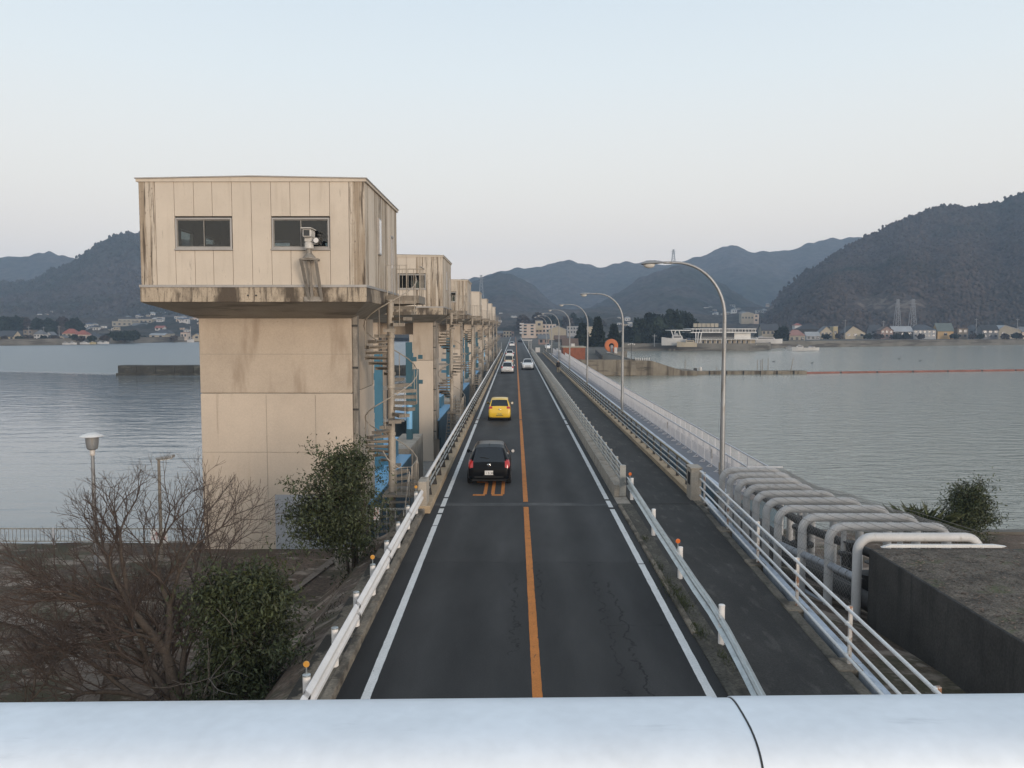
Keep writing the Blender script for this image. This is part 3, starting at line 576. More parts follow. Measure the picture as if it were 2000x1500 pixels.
# ================================================================== barrage towers
XL, XR, YF, YB = -11.94, -4.73, 26.5, 33.7                # control house in plan (first tower)
ZF, ZT = 7.57, 10.82                                      # panel foot and head
FR = [0, .072, .157, .243, .325, .412, .498, .585, .67, .757, .845, .93, 1]
def tower(k, detail, label):
    t = thing('gate_tower', label, 'tower', (0, 0, PG), 'concrete gate towers along the barrage')
    solid = (k == 0)
    # shaft
    if solid:
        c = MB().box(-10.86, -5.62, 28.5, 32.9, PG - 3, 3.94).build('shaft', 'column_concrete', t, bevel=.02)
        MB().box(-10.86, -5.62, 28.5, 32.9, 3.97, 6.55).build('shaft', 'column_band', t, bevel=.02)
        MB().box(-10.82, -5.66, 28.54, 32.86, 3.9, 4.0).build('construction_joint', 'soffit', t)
        MB().box(-8.35, -5.63, 28.485, 28.5, PG, .42).build('repair_patch', 'patch_grey', c)
        for z in (1.9, 5.3): MB().box(-10.85, -5.63, 28.492, 28.5, z, z + .015).build('formwork_line', 'soffit', c)
        for x in (-8.6, -6.9): MB().box(x, x + .012, 28.492, 28.5, -1.4, 3.9).build('formwork_line', 'soffit', c)
    else:
        for a, b in ((-10.86, -9.4), (-6.98, -5.62)):
            MB().box(a, b, 28.5, 32.9, PG - 3, 3.94).build('shaft_leg', 'column_concrete', t, bevel=.02)
            MB().box(a, b, 28.5, 32.9, 3.96, 6.55).build('shaft_leg', 'column_band', t, bevel=.02)
        MB().box(-9.38, -7.0, 30.4, 32.88, 5.7, 6.5).build('cross_beam', 'column_band', t)
    # vertical cable tray on the near corner of the shaft
    cdm = MB().box(-5.60, -5.44, 28.62, 28.95, PG, 6.9).build('cable_tray', 'conduit', t)
    for z in np.arange(-1, 6.6, 1.45): MB().box(-5.62, -5.42, 28.60, 28.63, z, z + .07).build('tray_bracket', 'dark_steel', cdm)
    # splayed head and floor slab
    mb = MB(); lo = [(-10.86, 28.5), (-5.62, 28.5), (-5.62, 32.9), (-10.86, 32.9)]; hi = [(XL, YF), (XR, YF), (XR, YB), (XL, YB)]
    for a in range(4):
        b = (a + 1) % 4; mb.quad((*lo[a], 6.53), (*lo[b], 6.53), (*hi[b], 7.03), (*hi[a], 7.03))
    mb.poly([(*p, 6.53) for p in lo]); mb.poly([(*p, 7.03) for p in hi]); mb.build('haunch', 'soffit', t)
    sl_ = MB().box(XL, XR, YF, YB, 7.035, 7.50).build('floor_slab', 'slab_concrete', t, bevel=.015)
    MB().box(XL - .02, XR + .02, YF - .02, YB + .02, 7.50, 7.58).build('flashing', 'flashing', sl_)
    if solid:
        for x in (-8.5, -8.24): MB().lathe((x, YF - .005, 7.24), [(.03, -.01), (.03, .004)], 10, 'y').build('tie_hole', 'dark_steel', sl_)
    # walls
    W = XR - XL; th = .10
    wins = [(FR[2], FR[5]), (FR[7], FR[10])]; wz0, wz1 = 8.72, 9.69
    wall_z = [(ZF, wz0 - .06), (wz1 + .04, ZT)]
    def panel(x0, x1, y0, y1, z0, z1, m): return MB().box(x0, x1, y0, y1, z0, z1).build('wall_panel', m, t, bevel=.008 if detail > 1 else 0)
    gap = .006
    rnd = random.Random(k)
    fr = FR if detail else [0, .157, .412, .585, .845, 1]
    for face in ('front', 'back'):
        y0, y1 = (YF + .03, YF + .03 + th) if face == 'front' else (YB - .03 - th, YB - .03)
        for a, b in zip(fr, fr[1:]):
            xa, xb = XL + .03 + (W - .06) * a + gap, XL + .03 + (W - .06) * b - gap
            inw = any(p - 1e-6 <= a and b <= q + 1e-6 for p, q in wins)
            md = 'panel_dirty' if a in (FR[0], FR[11]) or rnd.random() < .12 else 'panel'
            for z0, z1 in (wall_z if inw else [(ZF, ZT)]): panel(xa, xb, y0, y1, z0 + .01, z1, md)
    nside = 12 if detail else 3
    ya, yb = YF + .14, YB - .14
    for side in ('left', 'right'):
        x0, x1 = (XL + .03, XL + .03 + th) if side == 'left' else (XR - .03 - th, XR - .03)
        for i in range(nside):
            p, q = ya + (yb - ya) * i / nside + gap, ya + (yb - ya) * (i + 1) / nside - gap
            if side == 'left' and solid and i in (5, 6, 9, 10):
                for z0, z1 in wall_z: panel(x0, x1, p, q, z0 + .01, z1, 'panel')
                continue
            if side == 'right' and detail and i == 9: panel(x0, x1, p, q, 9.72, ZT, 'panel_dirty'); continue      # above the door
            panel(x0, x1, p, q, ZF + .01, ZT, 'panel_dirty' if side == 'right' and rnd.random() < .7 else 'panel')
    # windows: aluminium frame, two sliding sashes, panes, sill
    for face in ('front', 'back'):
        yy = YF + .02 if face == 'front' else YB - .02 - .1
        for p, q in wins:
            xa, xb = XL + .03 + (W - .06) * p + .015, XL + .03 + (W - .06) * q - .015
            win = MB(); f = .05
            win.box(xa, xb, yy, yy + .1, wz0, wz0 + f).box(xa, xb, yy, yy + .1, wz1 - f, wz1).box(xa, xa + f, yy, yy + .1, wz0 + f, wz1 - f).box(xb - f, xb, yy, yy + .1, wz0 + f, wz1 - f)
            wo = win.build('window', 'flashing', t); xm = (xa + xb) / 2
            for s, (u, v) in enumerate(((xa + f, xm + .02), (xm - .02, xb - f))):
                yo = yy + .03 + .03 * s; g = .03
                MB().box(u, v, yo, yo + .025, wz0 + f, wz0 + f + g).box(u, v, yo, yo + .025, wz1 - f - g, wz1 - f).box(u, u + g, yo, yo + .025, wz0 + f + g, wz1 - f - g).box(v - g, v, yo, yo + .025, wz0 + f + g, wz1 - f - g).build('sash', 'steel_grey', wo)
                MB().box(u + g, v - g, yo + .008, yo + .014, wz0 + f + g, wz1 - f - g).build('pane', 'pane_glass', wo)
            MB().box(xa - .03, xb + .03, yy - .04, yy, wz0 - .05, wz0 - .005).build('sill', 'flashing', wo)
    # floor and ceiling inside, roof sheet with fascia, low ridge across the middle
    MB().box(XL + .14, XR - .14, YF + .14, YB - .14, ZF + .012, ZF + .04).build('inner_floor', 'dark_interior', t)
    MB().box(XL + .14, XR - .14, YF + .14, YB - .14, ZT - .12, ZT - .06).build('ceiling', 'dark_interior', t)
    lin = MB()  # added near-black lining, so the room reads as unlit through the windows
    if solid:
        ee = [YF + .14, ya + (yb - ya) * 5 / 12, ya + (yb - ya) * 7 / 12, ya + (yb - ya) * 9 / 12, ya + (yb - ya) * 11 / 12, YB - .14]
        lin.box(XL + .135, XL + .16, YF + .14, YB - .14, ZF + .04, wz0).box(XL + .135, XL + .16, YF + .14, YB - .14, wz1, ZT - .12)
        for q in (0, 2, 4): lin.box(XL + .135, XL + .16, ee[q], ee[q + 1], wz0, wz1)
        for q in (1, 3):
            f = .05; wo = MB().box(XL + .03, XL + .13, ee[q], ee[q + 1], wz0, wz0 + f).box(XL + .03, XL + .13, ee[q], ee[q + 1], wz1 - f, wz1).box(XL + .03, XL + .13, ee[q], ee[q] + f, wz0 + f, wz1 - f).box(XL + .03, XL + .13, ee[q + 1] - f, ee[q + 1], wz0 + f, wz1 - f).build('window', 'flashing', t)
            MB().box(XL + .07, XL + .076, ee[q] + f, ee[q + 1] - f, wz0 + f, wz1 - f).build('pane', 'pane_glass', wo)
    else: lin.box(XL + .135, XL + .16, YF + .14, YB - .14, ZF + .04, ZT - .12)
    lin.box(XR - .16, XR - .135, YF + .14, YB - .14, ZF + .04, ZT - .12)
    for y0, y1 in ((YF + .135, YF + .16), (YB - .16, YB - .135)):
        lin.box(XL + .16, XR - .16, y0, y1, ZF + .04, wz0).box(XL + .16, XR - .16, y0, y1, wz1, ZT - .12)
        e = [XL + .16] + [XL + .03 + (W - .06) * f for p in wins for f in p] + [XR - .16]
        for q in (0, 2, 4): lin.box(e[q], e[q + 1], y0, y1, wz0, wz1)
    lin.build('dark_lining', 'dark_interior', t)
    if solid:
        MB().box(-7.9, -6.6, 28.3, 29.2, 7.62, 8.55).build('control_desk', 'white_paint', t)
        MB().box(-11.4, -10.2, 30, 31, 7.62, 9.2).build('switch_cabinet', 'dark_interior', t)
    xm = (XL + XR) / 2; mb = MB()
    prof = [(XL - .03, 10.815), (XR + .03, 10.815), (XR + .03, 10.90), (xm, 10.965), (XL - .03, 10.90)]
    rf = MB().prism([(x, YF - .01, z) for x, z in prof], (0, YB - YF + .02, 0)).build('roof', 'panel', t)
    mb = MB()
    prof2 = [(XL - .06, 10.903), (xm, 10.968), (XR + .06, 10.903), (XR + .06, 10.935), (xm, 11.0), (XL - .06, 10.935)]
    MB().prism([(x, YF - .05, z) for x, z in prof2], (0, YB - YF + .1, 0)).build('roof_sheet', 'flashing', rf)
    # right side: narrow window and steel door
    if detail:
        y0 = ya + (yb - ya) * 4.05 / 12
        wn = MB().box(XR - .035, XR + .03, y0, y0 + .5, 8.75, 10.0).build('window', 'flashing', t); MB().box(XR - .02, XR + .035, y0 + .05, y0 + .45, 8.8, 9.95).build('pane', 'lens_clear', wn)
        y0 = ya + (yb - ya) * 9 / 12
        dr = MB().box(XR - .12, XR - .04, y0 + .01, y0 + .56, ZF + .02, 9.70).build('door', 'pale_grey_paint', t)
        MB().box(XR - .06, XR + .02, y0 - .03, y0 + .04, ZF + .02, 9.72).box(XR - .06, XR + .02, y0 + .53, y0 + .60, ZF + .02, 9.72).box(XR - .06, XR + .02, y0 + .04, y0 + .53, 9.66, 9.72).build('door_frame', 'flashing', dr)
        MB().box(XR - .04, XR + .03, y0 + .45, y0 + .49, 8.5, 8.62).build('handle', 'chrome', dr)
        # small tie anchors on the concrete shaft
    return t
SP = 28.3                                                 # tower spacing along the road
ORD = ['second', 'third', 'fourth', 'fifth', 'sixth', 'seventh']
t0 = tower(0, 2, 'nearest beige concrete gate tower with overhanging panelled control room and two wide windows')
t1 = tower(1, 1, 'second gate tower from the camera, just behind the nearest one'); t1.location.y += SP
t2 = dup(t1, (0, 2 * SP, PG), 'third gate tower from the camera in the row left of the road')
t3 = tower(3, 0, 'fourth gate tower from the camera in the row left of the road'); t3.location.y += 3 * SP
for k in (4, 5, 6): dup(t3, (0, k * SP, PG), '%s gate tower from the camera in the row left of the road' % ['fifth', 'sixth', 'seventh and farthest'][k - 4])
# ------------------------------------------------------------------ spiral stairs
PX, PY, RAD, LZ = -4.45, 29.7, .93, 7.38
def spiral(label):
    s = thing('spiral_staircase', label, 'staircase', (PX, PY, PG), 'spiral stairs on the gate towers')
    s_ = 'stair_steel'
    MB().path([(PX, PY, PG), (PX, PY, 7.15)], .125, 16).lathe((PX, PY, 7.15), [(.15, 0), (.15, .05), (.13, .06)], 16).build('pole', 'stair_pole', s, smooth=True)
    for z in (.6, 2.4, 4.1, 5.9): MB().lathe((PX, PY, z), [(.128, -.06), (.15, -.05), (.15, .05), (.128, .06)], 16, cap=False).build('collar', 'stair_pole', s, smooth=True)
    n0, step, da = 35, .2, 2 * math.pi * .2 / 3.3
    base = None; pts = []
    for i in range(n0):
        z = LZ - .2 - i * step; a = R(25) - i * da                # down the stair the turn runs clockwise seen from above
        hw = da * .62
        def P(r, ang, zz): return (PX + r * math.cos(ang), PY + r * math.sin(ang), zz)
        mb = MB(); mb.prism([P(.12, a - hw * 1.2, z - .035), P(RAD, a - hw, z - .035), P(RAD, a + hw, z - .035), P(.12, a + hw * 1.2, z - .035)], (0, 0, .035))
        mb.bar(P(.12, a - hw * 1.1, z - .075), P(RAD - .01, a - hw * .96, z - .075), .012, .08); mb.bar(P(RAD - .012, a - hw, z - .075), P(RAD - .012, a + hw, z - .075), .012, .08)
        tr = mb.build('tread', s_, s)
        if i % 2 == 0:
            MB().tube(P(RAD + .012, a, z - .09), P(RAD + .012, a, z + .88), .013, n=6).build('baluster', 'stair_pole', tr)
        pts.append(P(RAD + .012, a, z + .9))
    MB().path(pts, .021, 8).build('handrail', 'stair_pole', s, smooth=True)
    # upper landing at the control room door, with rails
    x0, x1, y0, y1 = -4.70, -3.50, 30.35, 32.45
    MB().box(x0, x1, y0, y1, LZ - .06, LZ).box(x0, x1, y0, y0 + .06, LZ - .28, LZ - .06).box(x0, x1, y1 - .06, y1, LZ - .28, LZ - .06).box(x1 - .06, x1, y0 + .06, y1 - .06, LZ - .28, LZ - .06).build('landing', s_, s)
    mb = MB()
    mb.path([(x1 - .03, y0 + .55, LZ), (x1 - .03, y0 + .55, LZ + 1.1), (x1 - .03, y1 - .03, LZ + 1.1), (x0 + .1, y1 - .03, LZ + 1.1), (x0 + .1, y1 - .03, LZ)], .022, 6)
    mb.path([(x0 + .05, y0, LZ), (x0 + .05, y0, LZ + 1.1), (-3.95, y0, LZ + 1.1), (-3.95, y0, LZ)], .022, 6)
    for i in range(1, 4): mb.tube((x1 - .03, y0 + .55 + i * .38, LZ), (x1 - .03, y0 + .55 + i * .38, LZ + 1.1), .012, n=6)
    for i in range(1, 5): mb.tube((x0 + .1 + i * .22, y1 - .03, LZ), (x0 + .1 + i * .22, y1 - .03, LZ + 1.1), .012, n=6)
    for i in range(1, 3): mb.tube((x0 + .05 + i * .22, y0, LZ), (x0 + .05 + i * .22, y0, LZ + 1.1), .012, n=6)
    mb.build('landing_rail', 'stair_pole', s)
    for y in (31.0, 32.1): MB().bar((-5.05, y, 7.0), (-3.6, y, LZ - .2), .08, .1).build('strut', s_, s)
    # landing at bridge level with a railing, steps below it down to the gate floor
    MB().box(-4.7, -3.62, 29.0, 30.6, .22, .30).build('landing', s_, s)
    mb = MB().path([(-3.66, 29.05, .3), (-3.66, 29.05, 1.3), (-4.1, 28.9, 1.3), (-4.45, 28.75, 1.62), (-4.62, 28.78, 1.9)], .02, 6)
    mb.path([(-3.66, 29.05, 1.3), (-3.66, 30.55, 1.3), (-3.66, 30.55, .3)], .02, 6)
    for x in (-3.8, -4.0, -4.2): mb.tube((x, 28.98, .3), (x, 28.98, 1.3), .012, n=6)
    for y in (29.4, 29.8, 30.2): mb.tube((-3.66, y, .3), (-3.66, y, 1.3), .012, n=6)
    mb.build('landing_rail', 'stair_pole', s)
    for i in range(8): MB().box(-4.62, -3.75, 28.76 - i * .25, 29.0 - i * .25, .06 - i * .2, .10 - i * .2).build('step', s_, s)
    MB().bar((-3.72, 29.0, .15), (-3.72, 26.95, -1.45), .03, .2).bar((-4.65, 29.0, .15), (-4.65, 26.95, -1.45), .03, .2).build('stringer', s_, s)
    MB().path([(-3.72, 28.9, .3), (-3.72, 28.9, 1.15), (-3.72, 26.95, -.5), (-3.72, 26.95, -1.4)], .02, 6).build('handrail', 'stair_pole', s)
    return s
s0 = spiral('rusty spiral staircase winding up to the nearest gate tower')
for k in range(1, 7): dup(s0, (PX, PY + k * SP, PG), 'spiral staircase of the %s gate tower in the row' % (['second', 'third', 'fourth', 'fifth', 'sixth', 'seventh'][k - 1]))
# ------------------------------------------------------------------ blue sluice gates between the towers
def sluice(label):
    g = thing('sluice_gate', label, 'sluice gate', (-7, 33, -3), 'blue sluice gates between the towers')
    MB().box(-9.6, -5.5, 31.3, 43.6, -.54, -.5).build('gate_top', 'gate_blue_pale', g)  # top sheet paler than the sides: sky reflection put into its colour
    MB().box(-9.58, -5.52, 33.0, 43.55, -3.2, -.54).build('gate_leaf', 'gate_side', g)
    MB().box(-5.53, -5.49, 31.3, 43.6, -1.9, -.54).build('gate_rib', 'gate_side', g)
    bxo = MB().box(-7.3, -6.15, 40.2, 43.4, -.5, .42).build('winch_housing', 'gate_blue', g)
    MB().box(-7.32, -6.13, 40.18, 43.42, .42, .46).build('lid', 'gate_blue_pale', bxo)
    for (x, y, z1, m) in ((-6.45, 38.9, 4.95, 'gate_blue'), (-6.15, 47.9, 5.35, 'gate_teal'), (-7.9, 40.5, 4.6, 'gate_blue'), (-6.2, 51.5, 3.6, 'gate_teal')):
        p = MB().box(x - .17, x + .17, y - .02, y + .02, -2.5, z1).box(x - .02, x + .02, y + .02, y + .34, -2.5, z1).box(x - .17, x + .17, y + .34, y + .38, -2.5, z1).build('guide_post', m, g)
        for z in (.85, 2.2, 3.75):
            if m == 'gate_blue': MB().box(x - .75, x - .17, y, y + .1, z, z + .32).build('bracket', m, p)
            elif z > 1: MB().box(x + .17, x + .45, y, y + .1, z + .5, z + .75).build('bracket', m, p)
    MB().box(-6.9, -5.65, 44.2, 50.5, -3.2, -.3).build('pier', 'concrete', g)
    MB().tube((-7.3, 45, -.3), (-7.3, 45, 5.8), .07, n=8).tube((-7.0, 45.4, -.3), (-7.0, 45.4, 5.8), .045, n=8).build('spindle', 'dark_steel', g)
    MB().tube((-5.95, 46.5, .5), (-5.95, 46.5, 1.9), .16, n=12).build('actuator', 'gate_blue_pale', g)
    MB().box(-8.8, -5.9, 43.8, 44.0, 2.9, 3.1).box(-8.8, -5.9, 43.8, 44.0, 1.2, 1.35).build('walkway_beam', 'steel_grey', g)
    return g
gate0 = sluice('pale blue sloping-roofed sluice gate behind the nearest spiral staircase')
for k in range(1, 6): dup(gate0, (-7, 33 + k * SP, -3), 'blue sluice gate between the %s and %s gate towers' % (['second', 'third', 'fourth', 'fifth', 'sixth'][k - 1], ['third', 'fourth', 'fifth', 'sixth', 'seventh'][k - 1]))
# ------------------------------------------------------------------ surveillance camera on the first tower
cc = thing('surveillance_camera', 'grey surveillance camera on a steel bracket in front of the right tower window', 'camera', (-6.3, YF, 7.2))
bx, by = -6.44, YF - .35
MB().lathe((bx, by, 8.38), [(.20, 0), (.20, .03), (.09, .16), (.085, .30)], 14).build('pedestal', 'conduit', cc)
for p, q in (((bx - .24, by - .12, 8.36), (bx - .10, YF - .03, 7.08)), ((bx + .22, by - .12, 8.36), (bx + .30, YF - .03, 7.08)), ((bx - .05, by + .1, 8.36), (bx + .0, YF - .03, 7.08))):
    MB().bar(p, q, .09, .05).build('bracket_leg', 'conduit', cc)
MB().box(bx - .26, bx + .30, YF - .06, YF - .025, 7.05, 7.2).box(bx - .26, bx + .26, by - .14, YF - .03, 8.33, 8.38).build('bracket_plate', 'conduit', cc)
MB().lathe((bx, by, 8.68), [(.13, 0), (.14, .02), (.14, .16), (.12, .2), (.10, .24)], 14).build('pan_head', 'cctv', cc)
MB().box(bx - .11, bx + .11, by - .12, by + .12, 8.90, 9.02).build('tilt_yoke', 'cctv', cc)
h = MB().box(bx - .13, bx + .13, by - .30, by + .28, 9.02, 9.26).build('housing', 'cctv', cc, bevel=.03)
MB().box(bx - .16, bx + .16, by - .38, by + .30, 9.27, 9.30).build('sun_shield', 'cctv', h)
MB().box(bx - .095, bx + .095, by - .306, by - .298, 9.05, 9.23).build('front_glass', 'glass_dark', h)
l = MB().lathe((bx + .27, by - .1, 8.92), [(.03, -.12), (.095, -.1), (.095, .06), (.05, .1)], 14, 'y').build('infrared_lamp', 'dark_steel', cc); MB().lathe((bx + .27, by - .235, 8.92), [(.08, 0), (.07, .012)], 14, 'y').build('lens', 'lens_clear', l)
MB().bar((bx + .1, by, 8.84), (bx + .28, by, 8.84), .05, .05).build('lamp_arm', 'cctv', cc)

# ================================================================== rails and fences of the road
# left approach guardrail
gl = thing('guardrail', 'white steel guardrail on round posts along the left edge of the road', 'guardrail', (-3.2, 18, .15))
WB = [(-.02, .36), (.0, .345), (.05, .30), (.05, .24), (.0, .19), (.0, .16), (.05, .11), (.05, .05), (.0, .01), (-.02, -.005)]
WB2 = [(a - .012, b) for a, b in reversed(WB)]
y0 = 4.0
while y0 < 27.4:
    y1 = min(y0 + 4.05, 27.5); MB().sweep(WB + WB2 + [WB[0]], [(-3.12, y0 - .15, .44), (-3.12, y1, .44)]).build('beam', 'white_rail', gl, smooth=True); y0 += 4.05
for i, y in enumerate((6.5, 8.5, 10.5, 12.52, 14.54, 16.55, 18.51, 20.57, 22.58, 24.69, 26.77)):
    p = MB().tube((-3.235, y, .1), (-3.235, y, .86), .062, n=14).build('post', 'white_rail', gl, smooth=True)
    MB().lathe((-3.235, y, .86), [(.064, -.02), (.064, .004), (.05, .012)], 14).build('cap', 'galv', p, smooth=True)
    MB().box(-3.17, -3.11, y - .04, y + .04, .5, .74).build('bracket', 'white_rail', p)
    if i in (3, 6, 10):
        r_ = MB().tube((-3.235, y, .86), (-3.235, y, .98), .012, n=6).build('reflector_stem', 'galv', p)
        MB().lathe((-3.235, y - .012, 1.03), [(.044, -.006), (.05, 0), (.05, .02)], 16, 'y').build('reflector', 'amber', p)
# end block and bridge railing, left
tag(MB().box(-3.27, -2.97, 27.5, 28.45, .1, 1.06).build('parapet_end_block', 'concrete', org=(-3.1, 28, .1), bevel=.02), 'square concrete block ending the left bridge railing', 'concrete block')
br = thing('bridge_railing', 'three-pipe bridge railing beside the gate towers on the concrete kerb', 'railing', (-3.12, 110, .24))
for z, r_, m in ((.96, .062, 'white_rail'), (.74, .034, 'galv_dull'), (.52, .034, 'galv_dull')):
    y = 28.45
    while y < BR1: MB().tube((-3.12 + (.0 if z > .9 else .05), y, z), (-3.12 + (.0 if z > .9 else .05), min(y + 13.95, BR1), z), r_, n=10).build('rail', m, br, smooth=True); y += 14
pm = None; y = 29.4
while y < BR1:
    if pm is None: pm = MB().prism([(-3.22, 29.38, .24), (-2.98, 29.38, .24), (-3.07, 29.38, .9), (-3.16, 29.38, .9)], (0, .05, 0)).build('post', 'dark_steel', br)
    else:
        o = pm.copy(); col.objects.link(o); o.location.y = y - 29.4
    y += 1.95
# right: concrete base with four square rails
rb = thing('road_barrier', 'concrete kerb wall with four grey rails between road and footway', 'railing', (3.9, 110, 0))
y = 30.3
while y < BR1:
    MB().box(3.66, 4.10, y, min(y + 9.38, BR1), -.02, .42).build('base_block', 'concrete_base' if 'concrete_base' in M else 'concrete', rb, bevel=.02); y += 9.4
for z in (.58, .76, .94, 1.12):
    y = 30.35
    while y < BR1: MB().box(3.90, 3.97, y, min(y + 18.75, BR1), z - .03, z + .03).build('rail', 'galv_dull', rb, bevel=.008); y += 18.8
pm = None; y = 30.4
while y < BR1:
    if pm is None: pm = MB().box(3.96, 4.06, 30.38, 30.48, .42, 1.15).build('post', 'galv_dull', rb)
    else: o = pm.copy(); col.objects.link(o); o.location.y = y - 30.4
    y += 2.0
MB().box(3.86, 4.08, 30.25, 30.33, 0.0, 1.16).build('end_post', 'galv_dull', rb)
# right parapet of the footway
rp = thing('parapet_railing', 'steel four-rail parapet on the outer edge of the footway', 'railing', (6.55, 110, 0))
y = 30.4
while y < BR1: MB().box(6.40, 6.78, y, min(y + 9.38, BR1), -.2, .20).build('base_block', 'kerb_bridge', rp, bevel=.02); y += 9.4
for z, hgt, m in ((.42, .05, 'galv_dull'), (.64, .05, 'galv_dull'), (.86, .05, 'galv_dull'), (1.10, .08, 'rail_brass')):
    y = 30.3
    while y < BR1: MB().box(6.50, 6.56, y, min(y + 18.75, BR1), z - hgt / 2, z + hgt / 2).build('rail', m, rp, bevel=.01); y += 18.8
pm = None; y = 31.6
while y < BR1:
    if pm is None: pm = MB().box(6.56, 6.66, 31.52, 31.68, .2, .26).prism([(6.56, 31.56, .26), (6.66, 31.56, .26), (6.62, 31.56, 1.06), (6.565, 31.56, 1.06)], (0, .07, 0)).build('post', 'dark_steel', rp)
    else: o = pm.copy(); col.objects.link(o); o.location.y = y - 31.6
    y += 1.9
pil = thing('name_pillar', 'concrete end pillar of the footway parapet with a dark name plate', 'pillar', (6.5, 29.9, 0))
MB().box(6.32, 6.70, 29.5, 30.25, -.1, 1.16).build('block', 'concrete', pil, bevel=.02); MB().box(6.29, 6.73, 29.46, 30.29, 1.163, 1.20).build('coping', 'concrete', pil, bevel=.01)
MB().box(6.308, 6.32, 29.64, 30.05, .55, 1.0).build('name_plate', 'black', pil)
# right guardrail, terminal sloping to the ground
gr = thing('guardrail', 'dented galvanised guardrail on white posts along the footway, end sloping to the ground', 'guardrail', (4.1, 22, 0))
pts = [(4.12, 30.1, .44), (4.08, 27, .42), (4.02, 23, .41), (3.99, 20.2, .41), (3.97, 18, .40), (3.99, 16.6, .38), (4.00, 15.4, .30), (4.00, 14.2, .17), (3.99, 13.2, .06), (3.98, 11.6, -.06), (3.97, 9.5, -.14)]
MB().sweep([(-a * 1.2, b * .92) for a, b in (WB + WB2 + [WB[0]])][::-1], pts).build('beam', 'galv', gr, smooth=True)
for i, (x, y) in enumerate(((4.21, 29.59), (4.15, 24.52), (4.10, 20.24), (4.06, 15.96))):
    p = MB().tube((x, y, -.1), (x, y, .80), .062, n=14).build('post', 'white_rail', gr, smooth=True); MB().lathe((x, y, .80), [(.064, -.02), (.064, .0), (.05, .01)], 14).build('cap', 'white_rail', p, smooth=True)
    if i in (0, 2):
        MB().tube((x - .07, y - .02, .72), (x - .07, y - .02, .92), .01, n=6).build('reflector_stem', 'galv', p); MB().lathe((x - .07, y - .035, .96), [(.05, -.006), (.058, 0), (.058, .02)], 16, 'y').build('reflector', 'orange_reflector', p)
# right approach fence of white pipes
pf = thing('pipe_fence', 'white four-pipe fence with rusty posts between footway and caged pipes', 'fence', (6.3, 20, 0))
def fx(y): return 6.61 - .0371 * (28.93 - y)
for z in (.22, .52, .82, 1.10): MB().tube((fx(29.4), 29.4, z), (fx(5.), 5., z), .03 if z < 1 else .032, n=10).build('rail', 'white_paint', pf, smooth=True)
for y in (28.93, 25.14, 21.53, 18.11, 14.91, 11.5, 8.1):
    x = fx(y) + .0
    p = MB().box(x + .035, x + .095, y - .03, y + .03, -.1, 1.14).build('post', 'rusty_white', pf)
    for z in (.22, .52, .82, 1.10): MB().box(x - .02, x + .035, y - .035, y + .035, z - .035, z + .035).build('clamp', 'white_paint', p)
    struct(MB().box(x - .22, x + .22, y - .3, y + .3, -.3, .06).build('fence_footing', 'kerb_concrete', bevel=.03))
tr = thing('cable_trough', 'pale blue metal channel lying along the foot of the white pipe fence', 'metal channel', (6.5, 20, -.1))
y = 6.0
while y < 30: MB().prism([(fx(y) + .13, y, -.2), (fx(y) + .34, y, -.2), (fx(y + 2.97) + .34, y + 2.97, -.2), (fx(y + 2.97) + .13, y + 2.97, -.2)], (0, 0, .24)).build('cover_plate', 'strip_blue', tr, bevel=.012); y += 3.0
struct(MB().prism([(5.15, -30, -.3), (5.4, -30, -.3), (fx(14.9) + .0, 14.9, -.3), (fx(29.4) - .02, 29.4, -.3), (fx(29.4) - .2, 29.4, -.3), (fx(14.9) - .22, 14.9, -.3)], (0, 0, .335)).build('kerb', 'kerb_dark', bevel=.02))
# ------------------------------------------------------------------ pipe bridge with maintenance walk
pb = thing('pipe_bridge', 'grey steel service bridge beside the footway with a blue-white edge beam', 'service bridge', (8.8, 110, -.2))
MB().box(7.85, 8.07, 30.6, BR1, -.25, .06).build('edge_beam', 'strip_blue', pb)
MB().box(8.075, 10.2, 30.6, BR1, -.2, 0.0).build('deck', 'deck_grey', pb)
MB().box(6.86, 7.84, 30.6, BR1, -1.25, -.7).build('girder', 'gate_side', pb)
MB().box(7.9, 10.1, 30.7, BR1, -1.3, -.21).build('main_girder', 'gate_side', pb)
wf = thing('walkway_fence', 'white barred steel fence nearest the road on the service bridge', 'fence', (8.8, 110, 0))
wf2 = thing('walkway_fence', 'white barred steel fence on the water side of the service bridge', 'fence', (9.63, 110, 0))
def arch_z(y): return .30 * max(0., min(1., (y - 95) / 60)) if y > 95 else 0.
for fo, X in ((wf, 8.8), (wf2, 9.63)):
    y = 31.2
    while y < BR1:
        ye = min(y + 5.6, BR1); z0, z1 = arch_z(y), arch_z(ye)
        f = MB().bar((X, y, .94 + z0), (X, ye, .94 + z1), .05, .05).bar((X, y, .12 + z0), (X, ye, .12 + z1), .035, .035).build('rail', 'pale_grey_paint', fo)
        mb = MB(); n = max(2, int((ye - y) / .14))
        for i in range(n):
            yy = y + (ye - y) * (i + .5) / n; zz = arch_z(yy); mb.box(X - .008, X + .008, yy - .009, yy + .009, .13 + zz, .92 + zz)
        mb.build('bars', 'pale_grey_paint', f); y += 5.6
    y = 31.25
    while y < BR1:
        zz = arch_z(y); mb = MB().box(X - .02, X + .02, y - .02, y + .02, 0, .97 + zz)
        if X < 9: mb.bar((X - .2, y, .02), (X, y, .14), .03, .03).box(X - .24, X - .02, y - .03, y + .03, .0, .02)
        mb.build('post', 'pale_grey_paint', fo); y += 1.4
MB().bar((8.8, 31.2, .94), (9.63, 31.2, .94), .05, .05).bar((9.63, 31.2, .94), (10.15, 31.2, .94), .05, .05).build('end_rail', 'pale_grey_paint', wf2)
